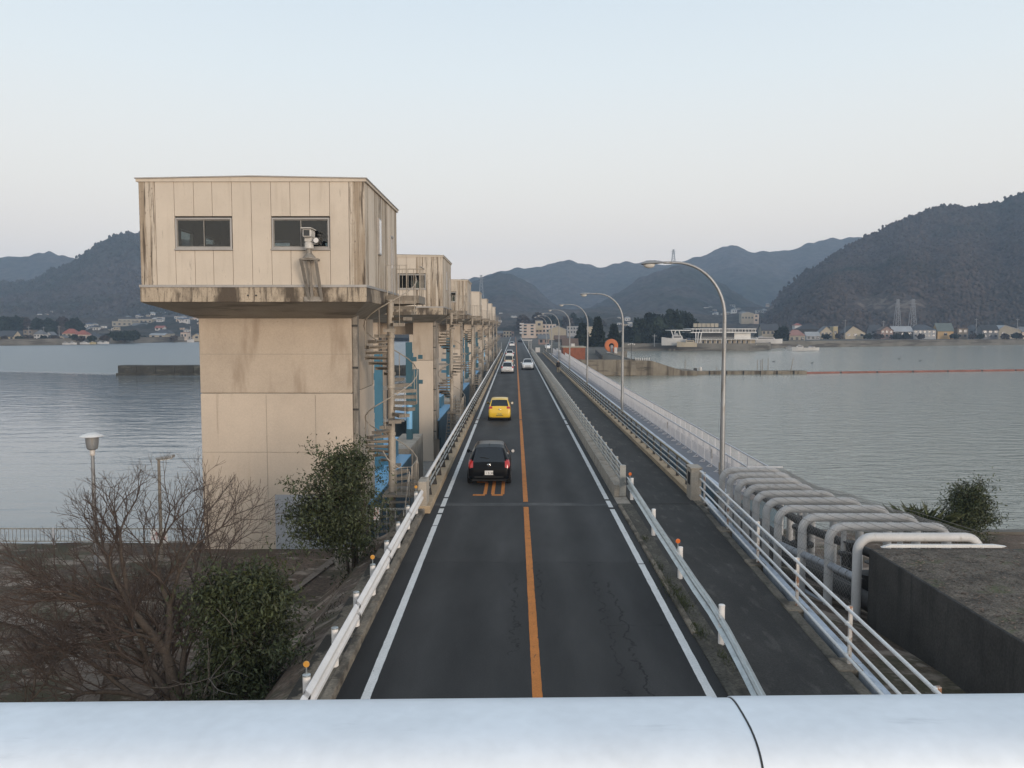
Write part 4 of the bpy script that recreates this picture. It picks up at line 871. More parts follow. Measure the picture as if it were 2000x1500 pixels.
for k, y in enumerate((36.6, 47.4)):
    tag(MB().box(8.765, 8.776, y, y + .28, .38, .80).build('warning_board', 'rusty_white', org=(8.77, y, .6)), 'small rust-stained board on the walkway fence, %s' % ('nearer one' if k == 0 else 'farther one'), 'board')
# ------------------------------------------------------------------ caged pipes
pc = thing('pipe_cage', 'row of pale bent-pipe arches with wire netting over buried pipes', 'pipe cage', (9, 23.5, -1.3))
ARC = []
for i in range(10):
    y = 19.1 + i * 1.0
    xl = [8.0, 7.72, 7.40, 7.10, 7.08, 7.08, 7.08, 7.08, 7.08, 7.08][i]; xr = [10.84, 10.6, 10.34, 10.05, 9.72, 9.37, 9.1, 9.1, 9.1, 9.1][i]; zt = 1.46 - .11
    ARC.append((xl, xr, y)); c = .34; pts = [(xl, y, -1.5)]
    for a in np.linspace(180, 90, 7): pts.append((xl + c + c * math.cos(R(a)), y, zt - c + c * math.sin(R(a))))
    for a in np.linspace(90, 0, 7): pts.append((xr - c + c * math.cos(R(a)), y, zt - c + c * math.sin(R(a))))
    pts.append((xr, y, -1.6)); MB().path(pts, .108, 12).build('arch', 'pipe_paint', pc, smooth=True)
    MB().tube(((xl + xr) / 2 + .3, y, zt - .11), ((xl + xr) / 2 + .3, y, -1.5), .07, n=10).build('centre_post', 'pipe_paint', pc, smooth=True) if i in (1, 3, 5) else None
for i in range(9):
    (a, _, ya_), (b, _, yb_) = ARC[i], ARC[i + 1]
    MB().tube((a + .0, ya_, .38), (b, yb_, .40), .092, n=12).build('side_pipe', 'pipe_banded', pc, smooth=True)
    for s in (.25, .5, .75): MB().lathe((a + (b - a) * s, ya_ + s, .385), [(.097, -.012), (.099, 0), (.097, .012)], 12, 'y', cap=False).build('band', 'dark_steel', pc)
for z, x0, x1, r_, m in ((-.35, 8.5, 7.7, .22, 'dark_steel'), (-.55, 9.3, 8.3, .28, 'dark_concrete'), (.3, 9.9, 8.7, .12, 'dark_steel'), (-.75, 7.9, 7.3, .1, 'pipe_banded')):
    MB().path([(x0, 17.5, z), (x0, 19.5, z), (x1, 24, z), (x1, 30.6, z)], r_, 12).build('inner_pipe', m, pc, smooth=True)
for (x, y, z) in ((9.0, 22.0, -.3), (8.6, 24.5, -.2), (8.9, 20.4, -.4)):
    MB().lathe((x, y, z), [(.34, -.1), (.34, .0), (.2, .02), (.2, .4), (.3, .42), (.3, .5), (.05, .52), (.05, .75), (.16, .76), (.16, .79)], 14).build('valve', 'dark_steel', pc, smooth=True)
# netting: straight support wires along the arches plus a diamond net over the top and the road side
def surf(u, v):   # u along the row 0..9, v 0..1 over the section from the road side foot across the top
    i = min(int(u), 8); t = u - i; xl = ARC[i][0] + (ARC[i + 1][0] - ARC[i][0]) * t; xr = ARC[i][1] + (ARC[i + 1][1] - ARC[i][1]) * t; y = 19.1 + u
    hs, wt = 1.75, xr - xl; L = hs + wt + .9; d = v * L; sag = -.03 * math.sin(math.pi * t)
    if d < hs: return Vector((xl - .125, y, -.28 + d))
    if d < hs + wt: return Vector((xl - .1 + (d - hs), y, 1.475 + sag))
    return Vector((xr + .12, y, 1.475 - (d - hs - wt)))
mb = MB()
for v in np.linspace(.02, .98, 15):
    mb.path([surf(u, v) for u in np.linspace(0, 8.99, 28)], .0065, 3, cap=False)
mb.build('support_wire', 'wire', pc)
mb = MB(); nu, nv = 84, 46
for s in (1, -1):
    for k in range(-nv, nu + nv, 1):
        prev = None
        for j in range(0, nv + 1, 2):
            u = (k + s * j) / nu * 8.99
            if 0 <= u < 9:
                p = surf(u, j / nv)
                if prev is not None:
                    d = (p - prev).normalized(); nrm = d.orthogonal().normalized() * .0024; n2_ = d.cross(nrm)
                    i0 = len(mb.v); mb.v += [tuple(prev + nrm), tuple(prev - nrm * .5 + n2_ * .87), tuple(prev - nrm * .5 - n2_ * .87), tuple(p + nrm), tuple(p - nrm * .5 + n2_ * .87), tuple(p - nrm * .5 - n2_ * .87)]
                    mb.f += [(i0, i0 + 1, i0 + 4, i0 + 3), (i0 + 1, i0 + 2, i0 + 5, i0 + 4), (i0 + 2, i0, i0 + 3, i0 + 5)]
                prev = p
            else: prev = None
mb.build('netting', 'wire', pc, kind='stuff')
# concrete chamber with leaf litter on top
cb = thing('valve_chamber', 'dark stained concrete chamber covered with dead leaves at lower right', 'concrete chamber', (11, 12, -1.6))
MB().prism([(8.30, 3.0, -1.7), (8.14, 18.8, -1.7), (14.5, 18.8, -1.7), (14.5, 3.0, -1.7)], (0, 0, 2.86)).build('chamber_wall', 'dark_concrete', cb, bevel=.025)
def litter():
    nx, ny = 60, 130; V = []; Fc = []
    for j in range(ny + 1):
        for i in range(nx + 1):
            y = 3.1 + 15.6 * j / ny; xl = 8.29 - .0101 * (y - 3.0) + .05; x = xl + (14.4 - xl) * i / nx
            ed = min(1., min(i, nx - i, j, ny - j) / 2.5); V.append((x, y, 1.163 + ed * (.02 + .035 * abs(noise.fractal(Vector((x * 3, y * 3, 0)), 1., 2., 4)))))
    for j in range(ny):
        for i in range(nx):
            a = j * (nx + 1) + i; Fc.append((a, a + 1, a + nx + 2, a + nx + 1))
    mb = MB(); mb.v = V; mb.f = Fc; mb.build('leaf_litter', 'litter', cb, smooth=True)
litter()
rng = np.random.default_rng(5)
n = 5200; c = np.stack([rng.uniform(8.25, 14.3, n), 3.2 + 15.5 * rng.random(n) ** .8, rng.uniform(1.19, 1.225, n)], 1)
a = rng.uniform(0, 6.28, n); ln = rng.uniform(.03, .06, n); wd = ln * .35; tl = rng.uniform(-.015, .02, n)
dx, dy = np.cos(a), np.sin(a)
V = np.stack([c + np.stack([dx * ln, dy * ln, tl], 1), c + np.stack([-dy * wd, dx * wd, tl * 0 + .004], 1), c - np.stack([dx * ln, dy * ln, tl * 0], 1), c + np.stack([dy * wd, -dx * wd, -tl * .3], 1)], 1).reshape(-1, 3)
V = V - np.array(cb.location)
mk('dead_leaf', (.13, .095, .072), .9, var=.5, sc_=5, fine=.5, fsc=20)
npmesh('dead_leaves', V, np.arange(n * 4).reshape(n, 4), 'dead_leaf', cb, kind='stuff')
tag(MB().prism([(8.45, 18.83, 1.17), (11.2, 18.83, 1.17), (11.32, 18.83, 1.20), (11.05, 18.83, 1.235), (8.65, 18.83, 1.235)], (0, .1, 0)).build('white_board', 'white_paint', org=(9.9, 18.88, 1.17)), 'long thin white board at the back edge of the concrete chamber', 'board')
# ================================================================== street lamps
def street_lamp(label):
    X, Y = 7.8, 31.0
    s = thing('street_lamp', label, 'street lamp', (X, Y, -.1), 'curved street lamps along the service bridge')
    pts = [(X, Y, -.9), (X, Y, 2), (X, Y, 4.5), (X, Y, 6.6)]; rr = [.105, .098, .085, .072]
    cx, cz, ax, az = 5.95, 6.6, 1.85, 2.02
    for a in np.linspace(8, 90, 12): pts.append((cx + ax * math.cos(R(a)), Y, cz + az * math.sin(R(a)))); rr.append(.070 - .022 * a / 90)
    pts.append((5.5, Y, 8.62)); rr.append(.046)
    MB().path(pts, rr, 14).build('pole', 'lamp_metal', s, smooth=True)
    MB().box(X - .22, X + .22, Y - .22, Y + .22, -.9, .02).build('base_plate', 'steel_grey', s)
    MB().box(X - .115, X - .09, Y - .06, Y + .06, .7, 1.15).build('service_hatch', 'steel_grey', s)
    i0 = None; mb = MB(); n = 14; prof = [(5.55, .05, 8.61), (5.40, .10, 8.62), (5.2, .15, 8.61), (5.0, .175, 8.60), (4.85, .165, 8.585), (4.72, .11, 8.57), (4.66, .03, 8.56)]
    for x, r_, z in prof:
        for j in range(n): a = 2 * math.pi * j / n; mb.v.append((x, Y + r_ * math.cos(a), z + r_ * (.62 if math.sin(a) > 0 else .35) * math.sin(a)))
    for k in range(len(prof) - 1):
        for j in range(n): mb.f.append((k * n + j, k * n + (j + 1) % n, (k + 1) * n + (j + 1) % n, (k + 1) * n + j))
    mb.f.append(tuple(range(n))); mb.f.append(tuple((len(prof) - 1) * n + j for j in range(n)))
    hd = mb.build('lamp_head', 'lamp_metal', s, smooth=True)
    mb = MB(); n = 14; prof = [(0, 1.0), (-.06, .95), (-.11, .75), (-.14, .4), (-.15, .05)]
    for h_, q in prof:
        for j in range(n): a = 2 * math.pi * j / n; mb.v.append((4.97 + .22 * q * math.cos(a), Y + .13 * q * math.sin(a), 8.56 + h_))
    for k in range(len(prof) - 1):
        for j in range(n): mb.f.append((k * n + j, k * n + (j + 1) % n, (k + 1) * n + (j + 1) % n, (k + 1) * n + j))
    mb.f.append(tuple((len(prof) - 1) * n + j for j in range(n)))
    mb.build('lamp_bowl', 'lamp_glass', hd, smooth=True)
    return s
L0 = street_lamp('nearest and tallest-looking curved grey street lamp, beside the caged pipes')
for k in range(1, 7): dup(L0, (7.8, 31 + 29.2 * k, -.1), '%s curved street lamp from the camera along the service bridge' % ['second', 'third', 'fourth', 'fifth', 'sixth', 'seventh'][k - 1])
# ------------------------------------------------------------------ park lamps, left
p = at(180, 868, 26); X, Y = p.x, 26
pl = thing('park_lamp', 'mushroom park lamp with a white disc cap above the bare tree', 'park lamp', (X, Y, PG))
MB().path([(X, Y, PG), (X, Y, 1.9), (X, Y, 2.28)], [.07, .055, .055], 12).build('pole', 'lamp_metal', pl, smooth=True)
MB().lathe((X, Y, 2.2), [(.06, -.02), (.075, .0), (.075, .14), (.06, .16)], 14).build('collar', 'rusty_white', pl, smooth=True)
MB().lathe((X, Y, 2.36), [(.10, 0), (.16, .04), (.19, .2), (.20, .42)], 20).build('globe', 'lamp_metal', pl, smooth=True)
MB().lathe((X, Y, 2.78), [(.34, 0), (.36, .015), (.28, .07), (.12, .115), (.02, .125)], 24).build('cap', 'white_paint', pl, smooth=True)
p = at(310, 900, 27); X, Y = p.x, 27
p2 = thing('park_lamp', 'flat-headed park lamp on a brown pole behind the bare tree', 'park lamp', (X, Y, PG))
MB().path([(X, Y, PG), (X, Y, 1.92)], [.06, .045], 10).build('pole', 'stair_steel', p2, smooth=True)
MB().obox((X + .22, Y, 1.97), (.27, 0, .04), (0, .13, 0), (-.008, 0, .05)).build('lamp_head', 'lamp_metal', p2, bevel=.02)
MB().obox((X + .25, Y, 1.905), (.18, 0, .027), (0, .10, 0), (0, 0, .012)).build('lamp_bowl', 'lamp_glass', p2)
# waterside fence, board, grey gate fence with its sign
pk = thing('park_fence', 'low pale barred fence along the waterfront behind the bare tree', 'fence', (-15, 29.0, PG))
for x0 in np.arange(-26, -11.2, 2.4):
    x1 = min(x0 + 2.36, -10.95)
    f = MB().box(x0, x1, 28.96, 29.0, -.93, -.88).box(x0, x1, 28.96, 29.0, -1.38, -1.34).build('rail', 'galv_dull', pk); mb = MB()
    for x in np.arange(x0 + .1, x1, .14): mb.box(x - .006, x + .006, 28.97, 28.99, -1.34, -.93)
    mb.build('bars', 'galv_dull', f); MB().box(x0 - .03, x0 + .03, 28.95, 29.01, PG, -.86).build('post', 'pale_grey_paint', pk)
p = at(311, 1047, 27.2)
sb = thing('notice_board', 'white notice board with red lettering behind the bare tree', 'sign', (p.x, 27.2, PG))
MB().box(p.x - .28, p.x + .28, 27.18, 27.2, p.z - .24, p.z + .24).build('board', 'sign_white', sb)
for x in (-.2, .2): MB().box(p.x + x - .02, p.x + x + .02, 27.2, 27.24, PG, p.z + .2).build('post', 'steel_grey', sb)
def text(body, size, loc, parent, m, rx=90, rz=0, spacing=1.0, line=1.0):
    cu = bpy.data.curves.new('lettering', 'FONT'); cu.body = body; cu.size = size; cu.align_x = 'CENTER'; cu.align_y = 'CENTER'; cu.extrude = .001; cu.space_line = line
    tmp = bpy.data.objects.new('tmp', cu); col.objects.link(tmp); me = bpy.data.meshes.new_from_object(tmp.evaluated_get(bpy.context.evaluated_depsgraph_get())); bpy.data.objects.remove(tmp); me.materials.clear(); me.materials.append(M[m])
    o = bpy.data.objects.new('lettering', me); col.objects.link(o)
    o.rotation_euler = (R(rx), 0, R(rz)); o.parent = parent; o.location = Vector(loc) - root_of(parent).location; return o
text('危険\n立入禁止', .13, (p.x, 27.176, p.z), sb, 'sign_red')
gf = thing('gate_fence', 'grey barred fence at the foot of the nearest staircase', 'fence', (-4.2, 26.3, -1.2))
yy = 26.3
MB().box(-5.6, -3.35, yy - .02, yy + .02, .38, .43).box(-5.6, -3.35, yy - .02, yy + .02, -.56, -.52).build('rail', 'galv_dull', gf)
for x in np.arange(-5.5, -3.3, .275): MB().box(x - .014, x + .014, yy - .012, yy + .012, -.52, .38).build('bar', 'galv_dull', gf)
for x in (-5.58, -4.5, -3.38): MB().box(x - .025, x + .025, yy - .025, yy + .025, -1.25, .40).build('post', 'galv_dull', gf)
MB().box(-5.8, -3.3, yy - .12, yy + .12, -1.6, -.86).build('plinth', 'concrete', gf, bevel=.02)
p = at(735, 1003, yy - .04)
sg = thing('warning_sign', 'small white sign with red vertical lettering on the grey fence', 'sign', (p.x, yy - .04, p.z))
MB().box(p.x - .105, p.x + .105, yy - .045, yy - .035, p.z - .20, p.z + .20).build('board', 'sign_white', sg)
text('立\n入\n禁\n止', .10, (p.x - .045, yy - .047, p.z), sg, 'sign_red', line=.9)
text('関\n係\n者\n以\n外', .062, (p.x + .055, yy - .047, p.z + .03), sg, 'sign_red', line=1.0)
# ================================================================== vehicles
def car(label, loc, st, W, paint, tail, plate='plate_white', heading=1, lights=True, cat='car', far=False, digits=None, badge=True, lampfn=None):
    c = thing('car', label, cat, loc)
    st = sorted(st); ys = np.array([s[0] for s in st]); L = ys[-1]
    def ip(i, y): return float(np.interp(y, ys, [s[i] for s in st]))
    fine = sorted(set([round(float(v), 4) for v in list(np.linspace(0, L, 60)) + list(ys)]))
    rows = []
    for y in fine:
        zb, zbelt, zr, wl, wr = [ip(i, y) for i in range(1, 6)]
        h_ = zbelt - zb
        ring = [(0, zb), (wl * .55, zb), (wl * .86, zb + .01), (wl * .97, zb + .06 * min(1, h_ * 2)), (wl, zb + .32 * h_), (wl * 1.005, zb + .55 * h_), (wl * .99, zb + .82 * h_), (wl * .965, zbelt),
                (wl * .965 * .66 + wr * .34, zbelt + (zr - zbelt) * .33), (wl * .965 * .33 + wr * .67, zbelt + (zr - zbelt) * .64), (wr, zr - (zr - zbelt) * .10), (wr * .90, zr - (zr - zbelt) * .02), (wr * .72, zr + .004), (wr * .38, zr + .014), (0, zr + .018)]
        rows.append([(x, y, z) for x, z in ring])
    NR = len(rows[0]); full = [r + [(-x, y, z) for x, y, z in reversed(r[1:-1])] for r in rows]; nn = len(full[0])
    V = [p for r in full for p in r]; groups = {'body': [], 'glass_s': [], 'glass_r': [], 'glass_f': [], 'tail': [], 'head': []}
    for a in range(len(full) - 1):
        for b in range(nn):
            b2 = (b + 1) % nn; f = (a * nn + b, a * nn + b2, (a + 1) * nn + b2, (a + 1) * nn + b)
            ctr = sum((Vector(V[i]) for i in f), Vector()) / 4; j = min(b, nn - 1 - b); key = 'body'; y = ctr.y
            zbelt, zr = ip(2, y), ip(3, y)
            slope = (full[a + 1][NR - 1][2] - full[a][NR - 1][2]) / max(1e-4, fine[a + 1] - fine[a])
            if zr - zbelt > .12 and 7 <= j <= 9 and abs(slope) < .9 and ip(3, y) > .82 * max(s[3] for s in st):
                if not (abs(y - L * .46) < .05): key = 'glass_s'
            if zr - zbelt > .08 and j >= 10 and slope > .75 and y < L * .35 and abs(ctr.x) < .9 * ip(5, y): key = 'glass_r'
            if zr - zbelt > .08 and j >= 10 and slope < -.28 and y > L * .5 and abs(ctr.x) < .94 * ip(5, y): key = 'glass_f'
            if tail and key == 'body' and tail(ctr, W, L): key = 'tail'
            if lampfn and key == 'body' and lampfn(ctr, W, L): key = 'head'
            groups[key].append(f)
    groups['body'] += [tuple(range(nn)), tuple((len(full) - 1) * nn + j for j in reversed(range(nn)))]
    def sub(name, fs, m, parent, push=0.):
        if not fs: return None
        mb = MB(); mp = {}
        for f in fs:
            q = []
            for i in f:
                if i not in mp:
                    mp[i] = len(mb.v); x, y, z = V[i]
                    mb.v.append((x, y, z))
                q.append(mp[i])
            mb.f.append(tuple(q))
        mb.v = [(x + c.location.x, y + c.location.y, z + c.location.z) for x, y, z in mb.v]
        return mb.build(name, m, parent, smooth=True)
    o = (c.location.x, c.location.y, c.location.z)
    def B(x0, x1, y0, y1, z0, z1): return MB().box(x0 + o[0], x1 + o[0], y0 + o[1], y1 + o[1], z0 + o[2], z1 + o[2])
    sub('body', groups['body'], paint, c)
    sub('side_window', groups['glass_s'], 'car_glass', c); sub('rear_window', groups['glass_r'], 'car_glass', c); sub('windscreen', groups['glass_f'], 'car_glass', c)
    for s in (-1, 1):
        fs = [f for f in groups['tail'] if s * V[f[0]][0] > 0]; sub('tail_light', fs, 'tail_red', c)
        fs = [f for f in groups['head'] if s * V[f[0]][0] > 0]; sub('headlight', fs, 'lens_clear', c)
    wr_ = .29 if W > 1.55 else .265
    for y in (.62, L - .78):
        for s in (-1, 1):
            MB().lathe((o[0] + s * (W / 2 - .11), o[1] + y, o[2] + wr_ + .03), [(wr_ + .055, -.02), (wr_ + .055, .117)] if s > 0 else [(wr_ + .055, -.117), (wr_ + .055, .02)], 24, 'x').build('wheel_arch', 'tyre', c)
            wh = MB().lathe((o[0] + s * (W / 2 - .07), o[1] + y, o[2] + wr_), [(wr_ * .6, -.095), (wr_ * .96, -.095), (wr_, -.07), (wr_, .07), (wr_ * .96, .088), (wr_ * .6, .088)], 24, 'x').build('wheel', 'tyre', c, smooth=True)
            MB().lathe((o[0] + s * (W / 2 - .07), o[1] + y, o[2] + wr_), [(.05, -.07), (wr_ * .62, -.092), (wr_ * .62, .092), (.05, .075)], 16, 'x').build('rim', 'rim', wh, smooth=True)
    ym = L - L * .33
    for s in (-1, 1):
        m_ = MB().lathe((o[0] + s * (W / 2 + .09), o[1] + ym, o[2] + 1.0), [(.03, -.05), (.075, -.045), (.085, 0), (.07, .05), (.02, .08)], 12, 'y').build('mirror', paint, c, smooth=True)
        B(s * W / 2 - .03, s * W / 2 + .05, ym - .02, ym + .03, .95, .985).build('mirror_arm', 'tyre', m_)
        MB().lathe((o[0] + s * (W / 2 + .09), o[1] + ym - .052, o[2] + 1.0), [(.066, -.002), (.066, .003)], 12, 'y').build('mirror_glass', 'lens_clear' if s > 0 else 'glass_dark', m_)
    yb = -.012
    pz = .50 if W > 1.55 else .47
    pt = B(-.165, .165, yb - .006, yb + .006, pz - .085, pz + .085).build('number_plate', plate, c)
    if digits:
        oo = text(digits, .12, (o[0] + .01, o[1] + yb - .008, o[2] + pz - .02), c, 'ink'); oo.name = 'number_plate_digits'
    B(-.24, .24, -.004, .02, pz - .13, pz - .095).build('bumper_slot', 'tyre', c)
    B(-W / 2 * .8, W / 2 * .8, .05, .3, .16, .27).build('underbody', 'tyre', c)
    if badge:
        zb_ = st[2][3] - .10
        MB().path([(o[0] + .07 * math.cos(a), o[1] + np.interp(zb_, [.6, 1.0], [.03, .14]) - .05, o[2] + zb_ + .042 * math.sin(a)) for a in np.linspace(0, 2 * math.pi, 16)[:-1]], .009, 5, closed=True).path([(o[0] + .03 * math.cos(a), o[1] + np.interp(zb_, [.6, 1.0], [.03, .14]) - .05, o[2] + zb_ + .038 * math.sin(a)) for a in np.linspace(0, 2 * math.pi, 12)[:-1]], .007, 5, closed=True).path([(o[0] + .055 * math.cos(a), o[1] + np.interp(zb_, [.6, 1.0], [.03, .14]) - .05, o[2] + zb_ + .018 + .018 * math.sin(a)) for a in np.linspace(0, 2 * math.pi, 12)[:-1]], .007, 5, closed=True).build('badge', 'chrome', c)
    if heading < 0: c.rotation_euler = (0, 0, math.pi)
    return c
# stations: distance from the tail, underside, waist, roof, half width at waist, half width at roof
HATCH = [(0, .30, .50, .56, .66, .60), (.035, .24, .66, .70, .76, .70), (.09, .20, .82, .90, .81, .70), (.17, .19, .90, 1.02, .835, .68), (.28, .19, .92, 1.18, .845, .64), (.50, .19, .93, 1.44, .85, .57), (.85, .19, .93, 1.51, .85, .57), (1.6, .18, .92, 1.525, .85, .575), (2.1, .18, .91, 1.48, .85, .57), (2.95, .19, .93, 1.0, .84, .70), (3.35, .2, .84, .90, .81, .66), (3.62, .22, .70, .76, .74, .60), (3.75, .28, .52, .56, .60, .5)]
def tl_hatch(c, W, L): return c.y < .30 and .69 < c.z < .97 and abs(c.x) > W / 2 * (.64 + .3 * (.97 - c.z)) and abs(c.x) > .5
bc = car('black hatchback driving away in the left lane, nearest car to the camera', (-1.03, 32.4, 0), HATCH, 1.70, 'car_black', tl_hatch, digits='・5 39')
o = bc.location
MB().box(o.x + .42, o.x + .50, o.y + .27, o.y + .275, 1.05, 1.15).build('sticker', 'plate_white', bc)
MB().tube((o.x, o.y + .62, 1.49), (o.x, o.y + .55, 1.60), .008, .004, n=6).build('aerial', 'tyre', bc)
MB().bar((o.x + .0, o.y + .165, 1.04), (o.x - .34, o.y + .20, 1.09), .02, .02).build('wiper', 'tyre', bc)
MB().box(o.x - .57, o.x + .57, o.y - .012, o.y + .03, .30, .36).build('bumper_valance', 'tyre', bc)
KEI = [(0, .28, .48, .54, .60, .56), (.03, .24, .64, .68, .67, .64), (.07, .22, .84, .88, .70, .66), (.12, .20, .92, .98, .72, .655), (.22, .20, .93, 1.18, .725, .61), (.34, .20, .93, 1.38, .73, .56), (.60, .2, .93, 1.46, .73, .555), (1.3, .2, .92, 1.47, .735, .56), (1.9, .2, .92, 1.44, .735, .56), (2.65, .2, .93, 1.02, .725, .62), (3.05, .2, .86, .92, .70, .58), (3.3, .22, .7, .76, .64, .52), (3.39, .28, .5, .54, .5, .45)]
def tl_kei(c, W, L): return c.y < .25 and .76 < c.z < .93 and abs(c.x) > .52
car('yellow boxy kei hatchback in the left lane, second car from the camera', (-1.03, 54.7, 0), KEI, 1.475, 'car_yellow', tl_kei, plate='plate_yellow', digits='19-71')
car('silver hatchback in the left lane just behind the cream minivan', (-1.03, 110.8, 0), HATCH, 1.70, 'car_silver', tl_hatch)
VAN = [(0, .30, .5, .56, .62, .58), (.03, .24, .7, .74, .68, .66), (.07, .22, .92, 1.0, .71, .67), (.14, .20, .95, 1.3, .72, .64), (.26, .20, .96, 1.62, .725, .61), (.6, .2, .96, 1.70, .73, .61), (1.6, .2, .95, 1.71, .735, .61), (2.3, .2, .95, 1.64, .735, .6), (2.9, .2, .98, 1.1, .725, .64), (3.2, .22, .84, .9, .66, .56), (3.39, .28, .5, .54, .5, .45)]
car('cream tall minivan in the left lane ahead of the silver hatchback', (-1.0, 131, 0), VAN, 1.475, 'car_cream', tl_kei, plate='plate_yellow')
car('small white hatchback in the left lane, ahead of the cream minivan', (-1.1, 168, 0), HATCH, 1.70, 'car_white', tl_hatch)
car('white car farthest away in the left lane near the end of the road', (-1.0, 262, 0), HATCH, 1.70, 'car_white', tl_hatch)
def hl(c, W, L): return c.y > L - .42 and .60 < c.z < .80 and abs(c.x) > W / 2 * .60
oc = car('white compact car coming towards the camera in the right lane', (1.85, 123.8, 0), HATCH, 1.70, 'car_white', None, heading=-1, lampfn=hl, badge=False)
def front(c, o):
    MB().box(-.42, .42, 3.70, 3.765, .52, .60).build('grille', 'tyre', c).location = (0, 0, 0); MB().box(-.5, .5, 3.69, 3.75, .28, .38).build('intake', 'tyre', c)
oc.location = (0, 0, 0); front(oc, None); oc.location = (1.85, 123.8, 0)
car('dark car coming in the right lane far down the road', (1.9, 330, 0), HATCH, 1.70, 'car_black', None, heading=-1, badge=False)
car('small white car parked near the far right corner of the bridge', (9.2, 236, -.05), KEI, 1.475, 'car_white', None, heading=-1, badge=False)
# ================================================================== pedestrian on the footway
def person(X, Y, label):
    t = thing('person', label, 'person', (X, Y, .02))
    J = {'pel': (0, 0, .92, .15), 'sp': (0, .01, 1.12, .15), 'ch': (0, .02, 1.32, .175), 'nk': (0, .03, 1.47, .062), 'hd0': (0, .05, 1.55, .085), 'hd': (0, .05, 1.62, .10), 'tp': (0, .04, 1.70, .075),
         'lh': (-.10, 0, .88, .115), 'lk': (-.11, .10, .50, .078), 'la': (-.11, -.02, .10, .05), 'lt': (-.12, .12, .045, .045),
         'rh': (.10, 0, .88, .115), 'rk': (.11, -.02, .49, .078), 'ra': (.11, -.22, .12, .05), 'rt': (.12, -.10, .05, .045),
         'ls': (-.19, .02, 1.38, .075), 'le': (-.25, -.04, 1.12, .06), 'lw': (-.24, .08, .90, .042), 'lf': (-.235, .12, .82, .035),
         'rs': (.19, .02, 1.38, .075), 're': (.25, -.02, 1.12, .06), 'rw': (.25, .06, .88, .042), 'rf': (.245, .08, .80, .035)}
    E_ = [('pel', 'sp'), ('sp', 'ch'), ('ch', 'nk'), ('nk', 'hd0'), ('hd0', 'hd'), ('hd', 'tp'), ('pel', 'lh'), ('lh', 'lk'), ('lk', 'la'), ('la', 'lt'), ('pel', 'rh'), ('rh', 'rk'), ('rk', 'ra'), ('ra', 'rt'), ('ch', 'ls'), ('ls', 'le'), ('le', 'lw'), ('lw', 'lf'), ('ch', 'rs'), ('rs', 're'), ('re', 'rw'), ('rw', 'rf')]
    names = list(J); me = bpy.data.meshes.new('body'); me.from_pydata([J[n][:3] for n in names], [(names.index(a), names.index(b)) for a, b in E_], [])
    o = bpy.data.objects.new('body', me); col.objects.link(o)
    sk = o.modifiers.new('skin', 'SKIN')
    if not me.skin_vertices:
        bm = bmesh.new(); bm.from_mesh(me); bm.verts.layers.skin.verify(); bm.to_mesh(me); bm.free()
    for i, n in enumerate(names): r_ = J[n][3]; me.skin_vertices[0].data[i].radius = (r_, r_); me.skin_vertices[0].data[i].use_root = (n == 'pel')
    ss = o.modifiers.new('sub', 'SUBSURF'); ss.levels = 2; ss.render_levels = 2
    dg = bpy.context.evaluated_depsgraph_get(); ev = o.evaluated_get(dg); m2 = bpy.data.meshes.new_from_object(ev); o.modifiers.clear(); o.data = m2
    for n in ('skin', 'jacket', 'khaki', 'tyre'): m2.materials.append(M[n])
    for pg in m2.polygons:
        c = pg.center; pg.use_smooth = True
        pg.material_index = 0 if c.z > 1.47 or (c.z < .88 and abs(c.x) > .2) else 1 if c.z > .84 else 3 if c.z < .09 else 2
    o.parent = t
    MB().lathe((X, Y + .04, .02 + 1.62), [(.105, .0), (.112, .03), (.10, .09), (.05, .125), (.005, .13)], 14).build('cap', 'cap', t, smooth=True)
    MB().lathe((X, Y + .02, .02 + .80), [(.185, 0), (.20, .1), (.18, .3), (.20, .5), (.15, .62), (.07, .68)], 14).build('jacket', 'jacket', t, smooth=True)
    return t
person(5.80, 111.4, 'person in a dark jacket and khaki trousers walking away on the footway')
# ================================================================== trees in the foreground
def tubes_mesh(name, segs, m, parent, off, n=4):
    if not segs: return None
    segs = np.array(segs, float); p, q, r0, r1 = segs[:, 0:3], segs[:, 3:6], segs[:, 6], segs[:, 7]
    d = q - p; d /= np.maximum(np.linalg.norm(d, axis=1, keepdims=True), 1e-9)
    up = np.where(np.abs(d[:, 2:3]) < .9, np.array([[0, 0, 1.]]), np.array([[0, 1., 0]])); x = np.cross(d, up); x /= np.linalg.norm(x, axis=1, keepdims=True); y = np.cross(d, x)
    V = []
    for P_, r_ in ((p, r0), (q, r1)):
        for j in range(n): a = 2 * math.pi * j / n; V.append(P_ + (x * math.cos(a) + y * math.sin(a)) * r_[:, None])
    V = np.stack(V, 1).reshape(-1, 3) - np.array(off); N_ = len(segs); b = np.arange(N_)[:, None] * (2 * n)
    fc = np.concatenate([b + np.array([[j, (j + 1) % n, n + (j + 1) % n, n + j]]) for j in range(n)], 0)
    return npmesh(name, V, fc, m, parent, smooth=True)
